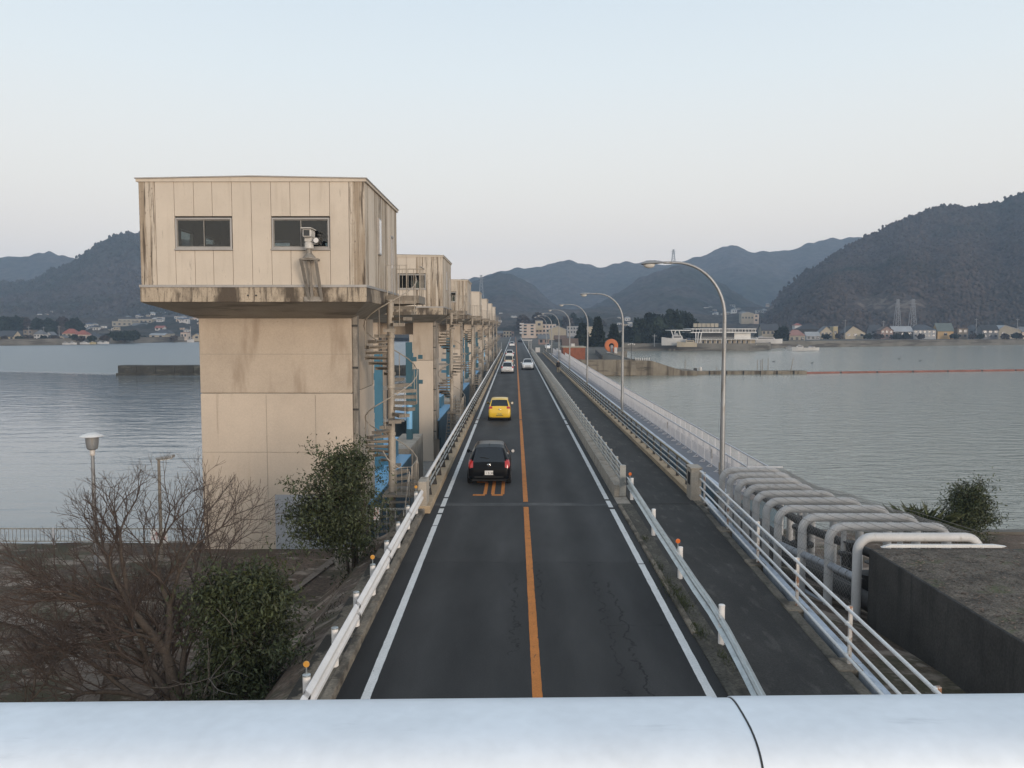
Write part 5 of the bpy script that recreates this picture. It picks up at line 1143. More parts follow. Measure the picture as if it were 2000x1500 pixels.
def grow(rnd, p, d, L, r, lev, maxlev, segs, spread, up, minr=.003):
    k = 4 if lev < 3 else 3; pts = [p]; dd = d.copy()
    for i in range(k):
        dd = (dd + Vector((rnd.gauss(0, .11), rnd.gauss(0, .11), rnd.gauss(0, .08) + up * .05))).normalized(); q = pts[-1] + dd * L / k
        ra = r * (1 - .38 * i / k); rb = r * (1 - .38 * (i + 1) / k); segs[lev].append((*pts[-1], *q, max(ra, minr), max(rb, minr))); pts.append(q)
        if lev >= 1 and i < k - 1 and lev < maxlev and rnd.random() < .58:
            ax = Vector((rnd.gauss(0, 1), rnd.gauss(0, 1), rnd.gauss(0, .5))).cross(dd).normalized(); nd_ = (Matrix.Rotation(R(rnd.uniform(28, 62)), 3, ax) @ dd + Vector((0, 0, up * .25))).normalized()
            grow(rnd, q, nd_, L * rnd.uniform(.45, .7), rb * .55, min(lev + 2, maxlev), maxlev, segs, spread, up, minr)
    if lev < maxlev:
        nc = 2 if rnd.random() < .55 else 3; a0 = rnd.uniform(0, 6.28)
        for c in range(nc):
            ax = dd.orthogonal().normalized(); ax = Matrix.Rotation(a0 + c * 6.283 / nc + rnd.uniform(-.4, .4), 3, dd) @ ax
            nd_ = (Matrix.Rotation(R(rnd.uniform(.5, 1.1) * spread), 3, ax) @ dd + Vector((0, 0, up * .22))).normalized()
            grow(rnd, pts[-1], nd_, L * rnd.uniform(.66, .88), r * .66 * rnd.uniform(.78, 1.08), lev + 1, maxlev, segs, spread, up, minr)
def bare_tree(loc, label, stems, maxlev, seed, spread=32, up=.35):
    rnd = random.Random(seed); t = thing('bare_tree', label, 'tree', loc); segs = [[] for _ in range(maxlev + 1)]
    for d, L, r, lv in stems: grow(rnd, Vector(loc), Vector(d).normalized(), L, r, lv, maxlev, segs, spread, up)
    tubes_mesh('trunk', [s for l in segs[:2] for s in l], 'bark', t, loc, 8); b_ = tubes_mesh('branches', [s for l in segs[2:4] for s in l], 'bark', t, loc, 6); b_['kind'] = 'stuff'
    tw = [s for l in segs[4:] for s in l]; tubes_mesh('twigs', tw, 'twig', t, loc, 3)['kind'] = 'stuff'; return t
bare_tree((-6.75, 16.2, PG), 'large leafless tree with fine reddish twigs at lower left', [((-.10, .10, 1), 1.25, .15, 0), ((-.75, .12, .7), 1.1, .10, 1), ((-.95, -.1, .42), 1.05, .08, 1), ((.1, .3, 1), 1.2, .085, 1)], 8, 11, spread=30, up=.26)
bare_tree((-9.6, 15.0, PG), 'smaller leafless tree at the lower left corner, mostly hidden by twigs', [((-.2, .2, 1), .9, .06, 1), ((.5, .2, .7), .8, .05, 1)], 6, 5, spread=34, up=.22)
def leaves(rng, centers, rad, per, size, asp=.32, droop=.35, flat=.6):
    n = len(centers) * per; c = np.repeat(centers, per, 0) + rng.normal(0, 1, (n, 3)) * np.repeat(rad, per)[:, None] * np.array([1, 1, flat])
    d = rng.normal(0, 1, (n, 3)); d[:, 2] -= droop * 2; d /= np.linalg.norm(d, axis=1, keepdims=True)
    s = rng.normal(0, 1, (n, 3)); s -= d * (s * d).sum(1, keepdims=True); s /= np.linalg.norm(s, axis=1, keepdims=True); nr = np.cross(d, s)
    L = size * rng.uniform(.65, 1.3, n)[:, None]; w_ = L * asp
    V = np.stack([c, c + d * L * .5 + s * w_ * .5 + nr * w_ * .12, c + d * L - nr * L * .1, c + d * L * .5 - s * w_ * .5 + nr * w_ * .12], 1).reshape(-1, 3)
    return V, np.arange(n * 4).reshape(n, 4)
def leafy_tree(loc, label, name, crown, trunk, ncl, per, size, m='leaf', seed=0, cat='tree', bark='bark', rad=(.10, .22), tmul=1.0):
    rng = np.random.default_rng(seed); rnd = random.Random(seed); t = thing(name, label, cat, loc); segs = []; cs = []
    L0 = Vector(loc)
    for (cx, cy, cz, rx, ry, rz, share) in crown:
        n = int(ncl * share); u = rng.normal(0, 1, (n, 3)); u /= np.linalg.norm(u, axis=1, keepdims=True); rr = rng.random(n) ** .42
        q = u * rr[:, None] * np.array([rx, ry, rz]); q *= (1 + .22 * np.sin(u[:, :1] * 5 + u[:, 2:3] * 7 + seed)); cs.append(q + np.array([cx, cy, cz]))
    cs = np.concatenate(cs); k_ = rng.choice(len(cs), max(30, len(cs) // 9), replace=False); mid = cs.mean(0); sh = []
    for q in cs[k_]:                                     # shoots that break the outline
        d = q - mid; d[2] = abs(d[2]) + .5; d /= np.linalg.norm(d); d += rng.normal(0, .25, 3)
        for s_ in (.15, .3, .44): sh.append(q + d * s_ * rng.uniform(.7, 1.3) * (ry if False else 1))
    cs = np.concatenate([cs, np.array(sh)]); V, fc = leaves(rng, cs, rng.uniform(rad[0], rad[1], len(cs)), per, size)
    npmesh('foliage', V, fc, m, t)
    for (a, b, r0, r1) in trunk: segs.append((*a, *b, r0, r1))
    tb = [Vector(s[3:6]) for s in segs]
    for i in rng.choice(len(cs), min(len(cs), 110), replace=False):
        c = Vector(cs[i]); b = min(tb, key=lambda p: (p - c).length + (2 if p.z > c.z else 0)); mid = b.lerp(c, .5) + Vector((0, 0, -.06)); segs.append((*b, *mid, .016 * tmul, .010 * tmul)); segs.append((*mid, *c, .010 * tmul, .005 * tmul))
    tubes_mesh('trunk', segs, bark, t, (0, 0, 0), 6); return t
leafy_tree((-4.5, 22.7, -1.0), 'bushy evergreen tree in front of the nearest concrete tower', 'evergreen_tree', [(-.40, 0, 2.4, 1.15, 1.0, 1.2, .42), (-.15, 0, 3.3, .62, .6, .85, .2), (-1.0, 0, 1.85, .8, .8, .85, .2), (-.1, -.1, 1.5, .65, .7, 1.05, .18)],
           [((0, 0, -.4), (0, 0, 1.0), .065, .05), ((-.06, .03, -.4), (-.25, .1, 1.3), .05, .04), ((.05, 0, -.4), (.12, 0, 1.5), .05, .035), ((0, 0, 1.0), (-.1, 0, 2.2), .045, .03), ((-.25, .1, 1.3), (-.7, .1, 2.1), .035, .02), ((-.1, 0, 2.2), (0, 0, 3.3), .03, .014), ((.12, 0, 1.5), (.35, 0, 2.2), .03, .015)], 560, 22, .12, seed=3)
leafy_tree((-5.40, 16.2, PG), 'dark evergreen shrub with narrow leaves at the foot of the bare tree', 'evergreen_shrub', [(0, 0, 1.35, .98, .9, 1.1, .5), (.35, 0, 2.35, .55, .5, .6, .2), (-.45, .1, 2.35, .5, .5, .55, .14), (-.1, -.2, .6, 1.0, .8, .6, .16)],
           [((0, 0, 0), (.05, 0, 1.0), .06, .045), ((.05, 0, 1.0), (.3, 0, 2.1), .04, .02), ((0, 0, .3), (-.45, .1, 2.0), .04, .02), ((0, 0, .3), (.5, -.1, 1.3), .03, .02)], 600, 22, .12, m='leaf', seed=9)
bare_tree((-6.15, 15.6, PG), 'slender pale leafless sapling in front of the dark evergreen shrub', [((.03, 0, 1), .95, .03, 3), ((.35, .1, 1), .8, .024, 4)], 6, 23, spread=36, up=.2)
for o in bpy.data.objects:
    if o.name.startswith('bare_tree') and 'sapling' in o['label']:
        for c_ in o.children: c_.data.materials.clear(); c_.data.materials.append(M['pale_bark'])
p = at(1885, 1060, 29.6)
leafy_tree((p.x, 29.6, -1.6), 'round green bush at the water edge behind the caged pipes', 'bush', [(0, 0, 1.05, .86, .8, .95, .7), (.1, 0, 1.65, .5, .5, .5, .3)], [((0, 0, 0), (0, 0, .7), .05, .03), ((0, 0, .7), (.1, 0, 1.3), .03, .015)], 420, 20, .11, seed=4, cat='bush')
p = at(1795, 1020, 29.3)
pm_ = thing('fan_palm_shrub', 'low spiky palm-like shrub beside the round bush at the water edge', 'shrub', (p.x, 29.3, -1.2)); rng = np.random.default_rng(2)
V = []; 
for i in range(260):
    a = rng.uniform(0, 6.28); el = rng.uniform(.15, 1.25); d = np.array([math.cos(a) * math.cos(el), math.sin(a) * math.cos(el), math.sin(el)]); s = np.cross(d, [0, 0, 1]); s /= np.linalg.norm(s); b = np.array([rng.uniform(-.6, .6), rng.uniform(-.3, .3), .15]); L = rng.uniform(.9, 1.5)
    V += [b - s * .012, b + s * .012, b + d * L * .6 + s * .02, b + d * L + np.array([0, 0, -.18 * L])]
npmesh('fronds', np.array(V), np.arange(len(V)).reshape(-1, 4), 'leaf', pm_); MB().lathe((p.x, 29.3, -1.2), [(.3, -.4), (.34, .1), (.2, .3)], 10).build('stem', 'bark', pm_)
# weeds at the foot of the right guardrail
V = []; rng = np.random.default_rng(8)
for (cx, cy, rr, n) in ((3.72, 19.4, .3, 300), (3.78, 18.3, .25, 260), (3.70, 21.2, .2, 120), (3.75, 16.6, .2, 160), (3.95, 15.2, .2, 90), (3.8, 24, .15, 60)):
    for i in range(n):
        b = np.array([cx + rng.normal(0, rr * .35), cy + rng.normal(0, rr * 1.4), .02]); a = rng.uniform(0, 6.28); h_ = rng.uniform(.04, .13); s = np.array([math.cos(a), math.sin(a), 0]) * .008; k = np.array([rng.normal(0, .05), rng.normal(0, .05), h_])
        V += [b - s, b + s, b + s * .6 + k * .7, b + k]
npmesh('weeds', np.array(V), np.arange(len(V)).reshape(-1, 4), 'weed', kind='stuff')
bpy.data.objects['weeds']['label'] = 'low green weeds along the gritty verge under the right guardrail'; bpy.data.objects['weeds']['category'] = 'weeds'
# dry grass on the park ground
V = []; n = 9000
for i in range(n):
    x = -3.9 - 16 * rng.random() ** 1.3; y = rng.uniform(12, 28); 
    if noise.noise(Vector((x * .35, y * .35, 9))) < -.05: continue
    t_ = max(0., min(1., (x + 5.6) / 1.8)); t_ = t_ * t_ * (3 - 2 * t_); z = PG + 1.55 * t_ * (1. if y < 25.5 else max(0., 1 - (y - 25.5))) + .02
    a = rng.uniform(0, 6.28); s = np.array([math.cos(a), math.sin(a), 0]) * .012; k = np.array([rng.normal(0, .06), rng.normal(0, .06), rng.uniform(.03, .10)]); b = np.array([x, y, z])
    V += [b - s, b + s, b + s * .5 + k * .7, b + k]
mk('dry_grass', (.085, .068, .045), .9, var=.45, sc_=.7, fine=.4, fsc=9)
npmesh('grass', np.array(V), np.arange(len(V)).reshape(-1, 4), 'dry_grass', kind='stuff')
bpy.data.objects['grass']['label'] = 'sparse dry brown grass on the park ground at lower left'; bpy.data.objects['grass']['category'] = 'grass'
# ================================================================== far shores
WALLS = {'bright': (.68, .66, .63), 'cream': (.40, .34, .25), 'yellow': (.40, .33, .19), 'white': (.50, .48, .46), 'pink': (.28, .195, .165), 'peach': (.52, .42, .345), 'brown': (.13, .09, .07), 'dark': (.05, .046, .043), 'grey': (.16, .16, .165), 'orange': (.42, .28, .13), 'beige': (.31, .275, .215), 'aqua': (.27, .32, .31), 'tan': (.19, .155, .12), 'lgrey': (.30, .30, .305)}
for k, c in WALLS.items(): mk('w_' + k, c, .85, var=.08, sc_=.3, fine=.06, fsc=3, streaks=[(tuple(x * .55 for x in c), .5, .58, .75, (.8, .8, .1))])
ROOFS = {'slate': (.055, .06, .068), 'black': (.032, .033, .035), 'grey': (.14, .145, .15), 'lgrey': (.30, .31, .32), 'red': (.27, .095, .07), 'pink': (.27, .15, .125), 'green': (.11, .13, .12), 'brown': (.12, .08, .06), 'blue': (.07, .09, .13)}
for k, c in ROOFS.items(): mk('r_' + k, c, .7, var=.15, sc_=.4, fine=.1, fsc=5)
mk('house_window', (.03, .034, .04), .1, var=0, fine=0, spec=.6)
def house(label, x0, x1, yt, yb, Y, wall, roof, kind='side', eave=.58, win=(3, 2), name='house', cat='house', group=None, depth=None, flip=0):
    a, b = at(x0, yb, Y), at(x1, yb, Y); zb = a.z; zt = at(x0, yt, Y).z; W = b.x - a.x; Hh = zt - zb; D = depth or max(5., W * .75)
    t = thing(name, label, cat, ((a.x + b.x) / 2, Y, zb), group); X0, X1 = a.x, b.x; ze = zb + Hh * eave; wm, rm = 'w_' + wall, 'r_' + roof; ov = .35
    if kind == 'flat':
        MB().box(X0, X1, Y, Y + D, zb - 1.5, zt - .25).build('wall', wm, t); MB().box(X0 - .15, X1 + .15, Y - .15, Y + D + .15, zt - .25, zt).build('roof', rm, t); ze = zt - .3
    elif kind == 'front':
        xm = X0 + (X1 - X0) * (.5 + flip); MB().prism([(X0, Y, zb - 1.5), (X1, Y, zb - 1.5), (X1, Y, ze), (xm, Y, zt - .15), (X0, Y, ze)], (0, D, 0)).build('wall', wm, t)
        mb = MB(); s0, s1 = (zt - ze) / (xm - X0), (zt - ze) / (X1 - xm)
        mb.prism([(X0 - ov, Y - .3, ze - s0 * ov), (xm, Y - .3, zt), (X1 + ov, Y - .3, ze - s1 * ov), (X1 + ov, Y - .3, ze - s1 * ov - .22), (xm, Y - .3, zt - .22), (X0 - ov, Y - .3, ze - s0 * ov - .22)], (0, D + .6, 0)); mb.build('roof', rm, t)
    elif kind == 'side':
        ym = Y + D / 2; MB().prism([(X0, Y, zb - 1.5), (X0, Y + D, zb - 1.5), (X0, Y + D, ze), (X0, ym, zt - .15), (X0, Y, ze)], (W, 0, 0)).build('wall', wm, t)
        s = (zt - ze) / (D / 2)
        MB().prism([(X0 - ov, Y - ov, ze - s * ov), (X0 - ov, ym, zt), (X0 - ov, Y + D + ov, ze - s * ov), (X0 - ov, Y + D + ov, ze - s * ov - .2), (X0 - ov, ym, zt - .2), (X0 - ov, Y - ov, ze - s * ov - .2)], (W + 2 * ov, 0, 0)).build('roof', rm, t)
    else:
        MB().box(X0, X1, Y, Y + D, zb - 1.5, ze).build('wall', wm, t); q = min(W, D) * .42; ym = Y + D / 2
        mb = MB(); A, B_, C, Dd = (X0 - ov, Y - ov, ze), (X1 + ov, Y - ov, ze), (X1 + ov, Y + D + ov, ze), (X0 - ov, Y + D + ov, ze); r1, r2 = (X0 + q, ym, zt), (X1 - q, ym, zt)
        mb.quad(A, B_, r2, r1).quad(C, Dd, r1, r2).poly([B_, C, r2]).poly([Dd, A, r1]).quad(A, B_, C, Dd); mb.build('roof', rm, t)
    nx, nz = win
    if nx:
        hz = (ze - zb) / nz; ww = min(1.6, W / nx * .5); wh = min(1.3, hz * .5)
        for i in range(nx):
            for k in range(nz):
                xc = X0 + W * (i + .5) / nx; zc = zb + hz * (k + .5)
                wo = MB().box(xc - ww / 2 - .09, xc + ww / 2 + .09, Y - .06, Y + .02, zc - wh / 2 - .09, zc + wh / 2 + .09).build('window', 'w_lgrey', t); MB().box(xc - ww / 2, xc + ww / 2, Y - .09, Y - .05, zc - wh / 2, zc + wh / 2).build('pane', 'house_window', wo)
    return t
GR, GL_ = 'houses along the right shore', 'houses along the left shore'
Yr = 445
house('cream house with a grey gable roof next to the pink-roofed one, right shore', 1602, 1626, 637, 661, Yr, 'cream', 'grey', 'front', .55, (3, 2), group=GR)
house('narrow yellow annex with white top beside the cream gable house', 1627, 1636, 637, 660, Yr + 2, 'yellow', 'lgrey', 'flat', win=(1, 1), group=GR)
house('pale yellow house with a lopsided dark gable roof, right shore', 1651, 1690, 636, 659, Yr, 'cream', 'black', 'front', .42, (3, 1), group=GR, flip=-.12)
house('dark grey house behind, between the lopsided yellow house and the pinkish gable', 1700, 1721, 634, 659, Yr + 14, 'grey', 'slate', 'side', .55, (2, 2), group=GR)
house('tall pinkish brown gabled house, right shore', 1720, 1744, 637, 659, Yr - 2, 'pink', 'brown', 'front', .66, (3, 2), group=GR)
house('low dark timber house with a shiny grey roof, right shore', 1745, 1783, 637, 658, Yr, 'dark', 'lgrey', 'side', .55, (3, 1), group=GR)
house('grey and white two-storey house with a dark hipped roof, right shore', 1784, 1828, 634, 659, Yr, 'lgrey', 'slate', 'hip', .58, (5, 2), group=GR)
house('orange-yellow house under a wide grey-green roof, right shore', 1831, 1862, 631, 660, Yr, 'orange', 'green', 'side', .52, (1, 1), group=GR)
house('brown house with a flat roof right of the orange-yellow house', 1870, 1890, 641, 660, Yr, 'tan', 'brown', 'flat', win=(2, 2), group=GR)
house('dark grey house behind parked cars, right of the brown flat-roofed house', 1892, 1912, 634, 658, Yr + 12, 'grey', 'slate', 'hip', .55, (2, 2), group=GR)
house('grey house with two rows of bright windows, right shore', 1918, 1950, 634, 660, Yr, 'grey', 'black', 'side', .62, (3, 2), group=GR)
house('white-roofed barn at the right edge of the photo', 1948, 1994, 635, 659, Yr + 6, 'beige', 'lgrey', 'front', .62, (2, 1), group=GR, flip=-.2)
house('pale house cut by the right edge of the photo', 1996, 2030, 638, 660, Yr + 8, 'peach', 'grey', 'side', .6, (2, 2), group=GR)
house('low house with a salmon pink hipped roof, right shore', 1541, 1572, 644, 667, 405, 'beige', 'pink', 'hip', .5, (3, 1), group=GR)
house('grey house with a light grey roof beside the pink-roofed one', 1575, 1601, 648, 664, 425, 'lgrey', 'lgrey', 'side', .55, (3, 1), group=GR)
house('black-roofed house behind the light grey roof, right shore', 1562, 1602, 634, 652, 470, 'dark', 'black', 'hip', .5, (0, 0), group=GR)
house('dark slate roofed building just right of the white restaurant ship', 1488, 1521, 633, 655, 420, 'beige', 'slate', 'side', .5, (4, 1), group=GR)
house('small red-roofed house far behind the dark slate roofs, right shore', 1552, 1566, 631, 640, 560, 'white', 'red', 'hip', .5, (0, 0), group=GR)
house('beige factory hall with a low gable and pink end wall on the far right slope', 1448, 1472, 609, 629, 640, 'beige', 'lgrey', 'front', .86, (4, 1), name='factory', cat='building')
house('pink annex at the right of the beige factory hall', 1472, 1482, 613, 629, 642, 'peach', 'grey', 'flat', win=(1, 2), name='factory', cat='building')
# left shore
Yl = 430
house('yellow house with a dark roof at the left edge of the photo', -8, 27, 646, 666, Yl, 'yellow', 'slate', 'side', .5, (4, 1), group=GL_)
house('pale yellow gable wing beside the yellow house, left edge', 27, 44, 646, 666, Yl - 2, 'cream', 'slate', 'front', .5, (2, 2), group=GL_)
house('tall brownish building between trees, left shore', 46, 64, 644, 665, Yl, 'tan', 'brown', 'flat', win=(2, 3), group=GL_)
house('white and black traditional house with a grey hipped roof, left shore', 66, 84, 644, 664, Yl, 'white', 'grey', 'hip', .55, (3, 2), group=GL_)
house('small cream gable house behind the dark tiled shed, left shore', 89, 101, 648, 661, Yl + 8, 'white', 'grey', 'front', .6, (1, 1), group=GL_)
house('long low black-tiled shed, left shore', 94, 116, 654, 664, Yl, 'tan', 'black', 'side', .45, (0, 0), group=GL_)
house('little cream gabled hut left of the red roofs', 114, 126, 655, 664, Yl - 3, 'cream', 'grey', 'front', .6, (1, 1), group=GL_)
house('taller house with an orange-red roof, left shore', 122, 148, 642, 663, Yl + 4, 'cream', 'red', 'hip', .55, (3, 2), group=GL_)
house('second, lower house with an orange-red roof, right of the first', 147, 169, 645, 664, Yl, 'peach', 'red', 'hip', .55, (3, 1), group=GL_)
house('dark-roofed house right of the red roofs, left shore', 170, 190, 649, 665, Yl + 30, 'grey', 'slate', 'hip', .5, (3, 1), group=GL_)
house('small white-walled house left of the round dark thicket', 191, 211, 651, 664, Yl + 45, 'white', 'black', 'side', .5, (3, 1), group=GL_)
house('long beige factory with a stepped roof on the far left slope', 231, 297, 623, 632, 650, 'beige', 'lgrey', 'flat', win=(8, 1), name='factory', cat='building')
house('lower beige wing of the long factory on the far left slope', 219, 258, 627, 638, 640, 'beige', 'grey', 'flat', win=(4, 1), name='factory', cat='building')
house('greenish shed in front of the long factory, left slope', 258, 284, 631, 640, 625, 'aqua', 'grey', 'side', .6, (3, 1), group=GL_)
house('wide house with a big dark slate hipped roof, near the yacht', 299, 332, 643, 656, 505, 'beige', 'slate', 'hip', .35, (2, 1), group=GL_)
house('cream hall with long windows in front of the slate roof, near the yacht', 292, 321, 651, 661, 498, 'cream', 'lgrey', 'side', .7, (2, 1), group=GL_)
house('pinkish house left of the yacht mast', 353, 365, 649, 660, 500, 'peach', 'pink', 'flat', win=(2, 1), group=GL_)
house('cream gabled boat shed beside the concrete tower', 376, 392, 651, 662, 505, 'cream', 'grey', 'front', .6, (1, 1), group=GL_)
house('white house with a roof turret below the hillside estate', 303, 319, 636, 645, 590, 'white', 'red', 'side', .6, (2, 1), group=GL_)
house('bright pink and white house high beside the tower head', 368, 386, 620, 629, 690, 'peach', 'lgrey', 'flat', win=(3, 1), group=GL_)
house('pale aqua house right of the long factory', 298, 312, 622, 631, 690, 'aqua', 'grey', 'side', .6, (2, 1), group=GL_)
rnd = random.Random(4)
def tiny(px, py, w_, label, group):
    p = on_land(px, py); Y = p.y; s = Y / F; W = w_ * s; x, z = p.x, (inland_z(p.x, p.y - 1) - .2 if Y > 520 else p.z - .3); Hh = W * rnd.uniform(.45, .62)
    t = thing('house', label, 'house', (x, Y, z), group); wk = rnd.choice(['bright', 'cream', 'bright', 'white', 'peach', 'white']); rk = rnd.choice(['slate', 'black', 'grey', 'blue', 'lgrey', 'grey'])
    MB().box(x - W / 2, x + W / 2, Y, Y + W * .8, z - 2, z + Hh).build('wall', 'w_' + wk, t)
    q = W * .3; mb = MB(); e = z + Hh; A, B_, C, D_ = (x - W * .55, Y - .4, e), (x + W * .55, Y - .4, e), (x + W * .55, Y + W * .85, e), (x - W * .55, Y + W * .85, e); r1, r2 = (x - W / 2 + q, Y + W * .4, e + W * .25), (x + W / 2 - q, Y + W * .4, e + W * .25)
    mb.quad(A, B_, r2, r1).quad(C, D_, r1, r2).poly([B_, C, r2]).poly([D_, A, r1]).build('roof', 'r_' + rk, t)
    for i in (-1, 1): MB().box(x + i * W * .22 - W * .09, x + i * W * .22 + W * .09, Y - .08, Y + .02, z + Hh * .35, z + Hh * .75).build('window', 'house_window', t)
LH = 'one of the small pale houses scattered on the far left hillside estate'
for i in range(64):
    px = rnd.uniform(238, 385); tiny(px, rnd.uniform(610, 622) + (0 if px > 280 else 2), rnd.uniform(6, 10), LH, 'small houses of the far left hillside estate')
for i in range(16):
    tiny(rnd.uniform(60, 160), rnd.uniform(611, 622), rnd.uniform(5, 8), 'one of the tiny houses below the left hill above the woods', 'tiny houses below the left hill')
for i in range(18): tiny(rnd.uniform(165, 230), rnd.uniform(636, 652), rnd.uniform(8, 13), 'one of the small houses between the red roofs and the long factory', 'small houses between the red roofs and the factory')
for i in range(16): tiny(rnd.uniform(300, 392), rnd.uniform(630, 648), rnd.uniform(8, 13), 'one of the small houses between the yacht and the hillside estate', 'small houses below the hillside estate')
for i in range(22): tiny(rnd.uniform(1380, 1500), rnd.uniform(601, 618), rnd.uniform(6, 10), 'one of the small houses on the far slope behind the restaurant ship', 'small houses on the slope behind the restaurant ship')
for i in range(18): tiny(rnd.uniform(1205, 1245), rnd.uniform(628, 656), rnd.uniform(7, 11), 'one of the small houses seen behind the conifers by the orange ring', 'small houses behind the conifers')
for i in range(12): tiny(rnd.uniform(972, 1008), rnd.uniform(618, 640), rnd.uniform(4, 7), 'one of the tiny far houses straight above the end of the road', 'tiny houses above the end of the road')
for i in range(30): tiny(rnd.uniform(1500, 2010), rnd.uniform(628, 640), rnd.uniform(9, 15), 'one of the house roofs showing behind the front row on the right shore', 'houses behind the front row on the right shore')
# buildings at the far end of the bridge
ap = house('cream and pink four-storey apartment block at the end of the bridge', 1019, 1046, 632, 656, 480, 'peach', 'lgrey', 'flat', win=(2, 4), name='apartment_block', cat='building')
a = at(1019, 656, 480)
for k in range(4): z = a.z + 1.4 + k * 1.75; MB().box(a.x - 1.2, a.x + 1.2, 478.8, 480, z - .15, z + .1).box(a.x - 1.2, a.x + 1.2, 478.8, 478.95, z + .1, z + .75).build('balcony', 'w_white', ap)
house('long pink-tinted school-like wing behind the apartment block', 1046, 1086, 633, 658, 492, 'peach', 'lgrey', 'flat', win=(6, 3), name='apartment_block', cat='building')
house('stair tower rising above the pink wing at the end of the bridge', 1046, 1060, 626, 640, 489, 'cream', 'lgrey', 'flat', win=(1, 1), name='stair_tower', cat='building', depth=5)
house('cream hall with a broad low gable at the end of the bridge', 1072, 1106, 636, 658, 400, 'cream', 'lgrey', 'front', .68, (0, 0), name='hall', cat='building')
house('small pinkish house in front of the cream hall', 1052, 1072, 653, 672, 310, 'pink', 'grey', 'side', .6, (2, 1))
house('black-walled shed below the cream hall', 1084, 1106, 655, 667, 360, 'dark', 'brown', 'side', .5, (0, 0), name='shed', cat='shed')
house('low house with a broad brown roof left of the conifers', 1100, 1128, 661, 680, 260, 'tan', 'brown', 'side', .4, (0, 0))
house('grey flat building behind the street lamps left of the conifers', 1108, 1130, 637, 652, 470, 'lgrey', 'lgrey', 'flat', win=(4, 2), name='building', cat='building')
house('pale hall between the two tallest conifers', 1145, 1160, 637, 652, 470, 'cream', 'green', 'flat', win=(0, 0), name='hall', cat='building')
house('brown-ended cream building left of the road at its far end', 983, 1000, 646, 660, 520, 'cream', 'brown', 'flat', win=(3, 2), name='building', cat='building')
house('brick-brown house beside the cream building at the far end of the road', 970, 982, 646, 660, 518, 'brown', 'grey', 'side', .7, (2, 1))
house('brown-red annex at the right of the far cream building', 999, 1004, 647, 659, 519, 'pink', 'brown', 'flat', win=(1, 1))
# ------------------------------------------------------------------ quay with brick building, ring, wall
bk_ = thing('brick_building', 'flat-roofed red brick hut on the quay beside the bridge', 'building', (12.2, 160, -.05))
x0, x1 = at(1100, 700, 160).x, at(1143, 700, 160).x; zt = at(1100, 677, 160).z
MB().box(x0, x1, 160, 167, -.05, zt - .22).build('wall', 'brick_red', bk_); MB().box(x0 - .15, x1 + .15, 159.85, 167.2, zt - .22, zt).build('roof', 'w_beige', bk_); MB().box(x0 + 1.6, x0 + 2.3, 161, 161.8, zt, zt + .55).build('vent_box', 'w_white', bk_); MB().box(x1 - .01, x1 + .03, 161, 161.5, 1.2, 1.9).build('lamp', 'w_white', bk_)
zz = -.05
for k in range(11):
    MB().box(x0 - .004, x1 + .004, 159.992, 160, zz + .22 * k + .2, zz + .22 * k + .215).build('mortar_course', 'w_tan', bk_)
rg = thing('ring_monument', 'big orange ring monument standing on the quay', 'monument', (*at(1194, 688, 200).xy, -.05))
c = at(1194, 675, 200); N_ = 40; mb = MB(); prof = []
R0, R1, T_ = 1.6, .62, .5
for k in range(N_):
    a = 2 * math.pi * k / N_
    for rr, yy in ((R1, -T_), (R0 - .1, -T_), (R0, -T_ + .12), (R0, T_), (R1, T_)): mb.v.append((c.x + rr * math.cos(a), c.y + yy, c.z + rr * math.sin(a)))
for k in range(N_):
    for j in range(5): mb.f.append((k * 5 + j, ((k + 1) % N_) * 5 + j, ((k + 1) % N_) * 5 + (j + 1) % 5, k * 5 + (j + 1) % 5))
mb.build('ring', 'orange_ring', rg, smooth=True); MB().box(c.x - .22, c.x + .3, c.y - .8, c.y + .6, -.1, c.z + .1).build('pillar', 'w_lgrey', rg); MB().box(c.x - 1.2, c.x + 1.4, c.y - .9, c.y + .9, -.1, .2).build('plinth', 'w_lgrey', rg)
tag(MB().box(c.x + .5, c.x + 1.15, c.y - 2.2, c.y - 1.5, -.1, 1.3).build('information_box', 'w_white', org=(c.x + .8, c.y - 1.9, -.1)), 'white box standing in front of the orange ring', 'box')
tag(MB().prism([(16.4, 157.2, -.1), (16.65, 157.2, -.1), (19.2, 196, -.1), (18.95, 196, -.1)], (0, 0, .9)).build('quay_parapet', 'dark_concrete', org=(17.5, 175, -.1)), 'long dark parapet wall running along the quay towards the ring', 'wall')
cl_ = thing('cluster_lamp', 'globe cluster lamp at the corner of the quay', 'lamp', (*at(1233, 700, 158).xy, -.05)); cx, cy = cl_.location.x, cl_.location.y
MB().tube((cx, cy, -.05), (cx, cy, 3.0), .06, n=8).build('pole', 'dark_steel', cl_)
for dx in (-.55, -.2, .2, .55): MB().lathe((cx + dx, cy, 3.0 - abs(dx) * .25), [(.02, -.14), (.14, -.06), (.16, .02), (.12, .11), (.02, .15)], 10).build('globe', 'w_white', cl_, smooth=True)
MB().bar((cx - .6, cy, 2.85), (cx + .6, cy, 2.85), .05, .05).build('arm', 'dark_steel', cl_)
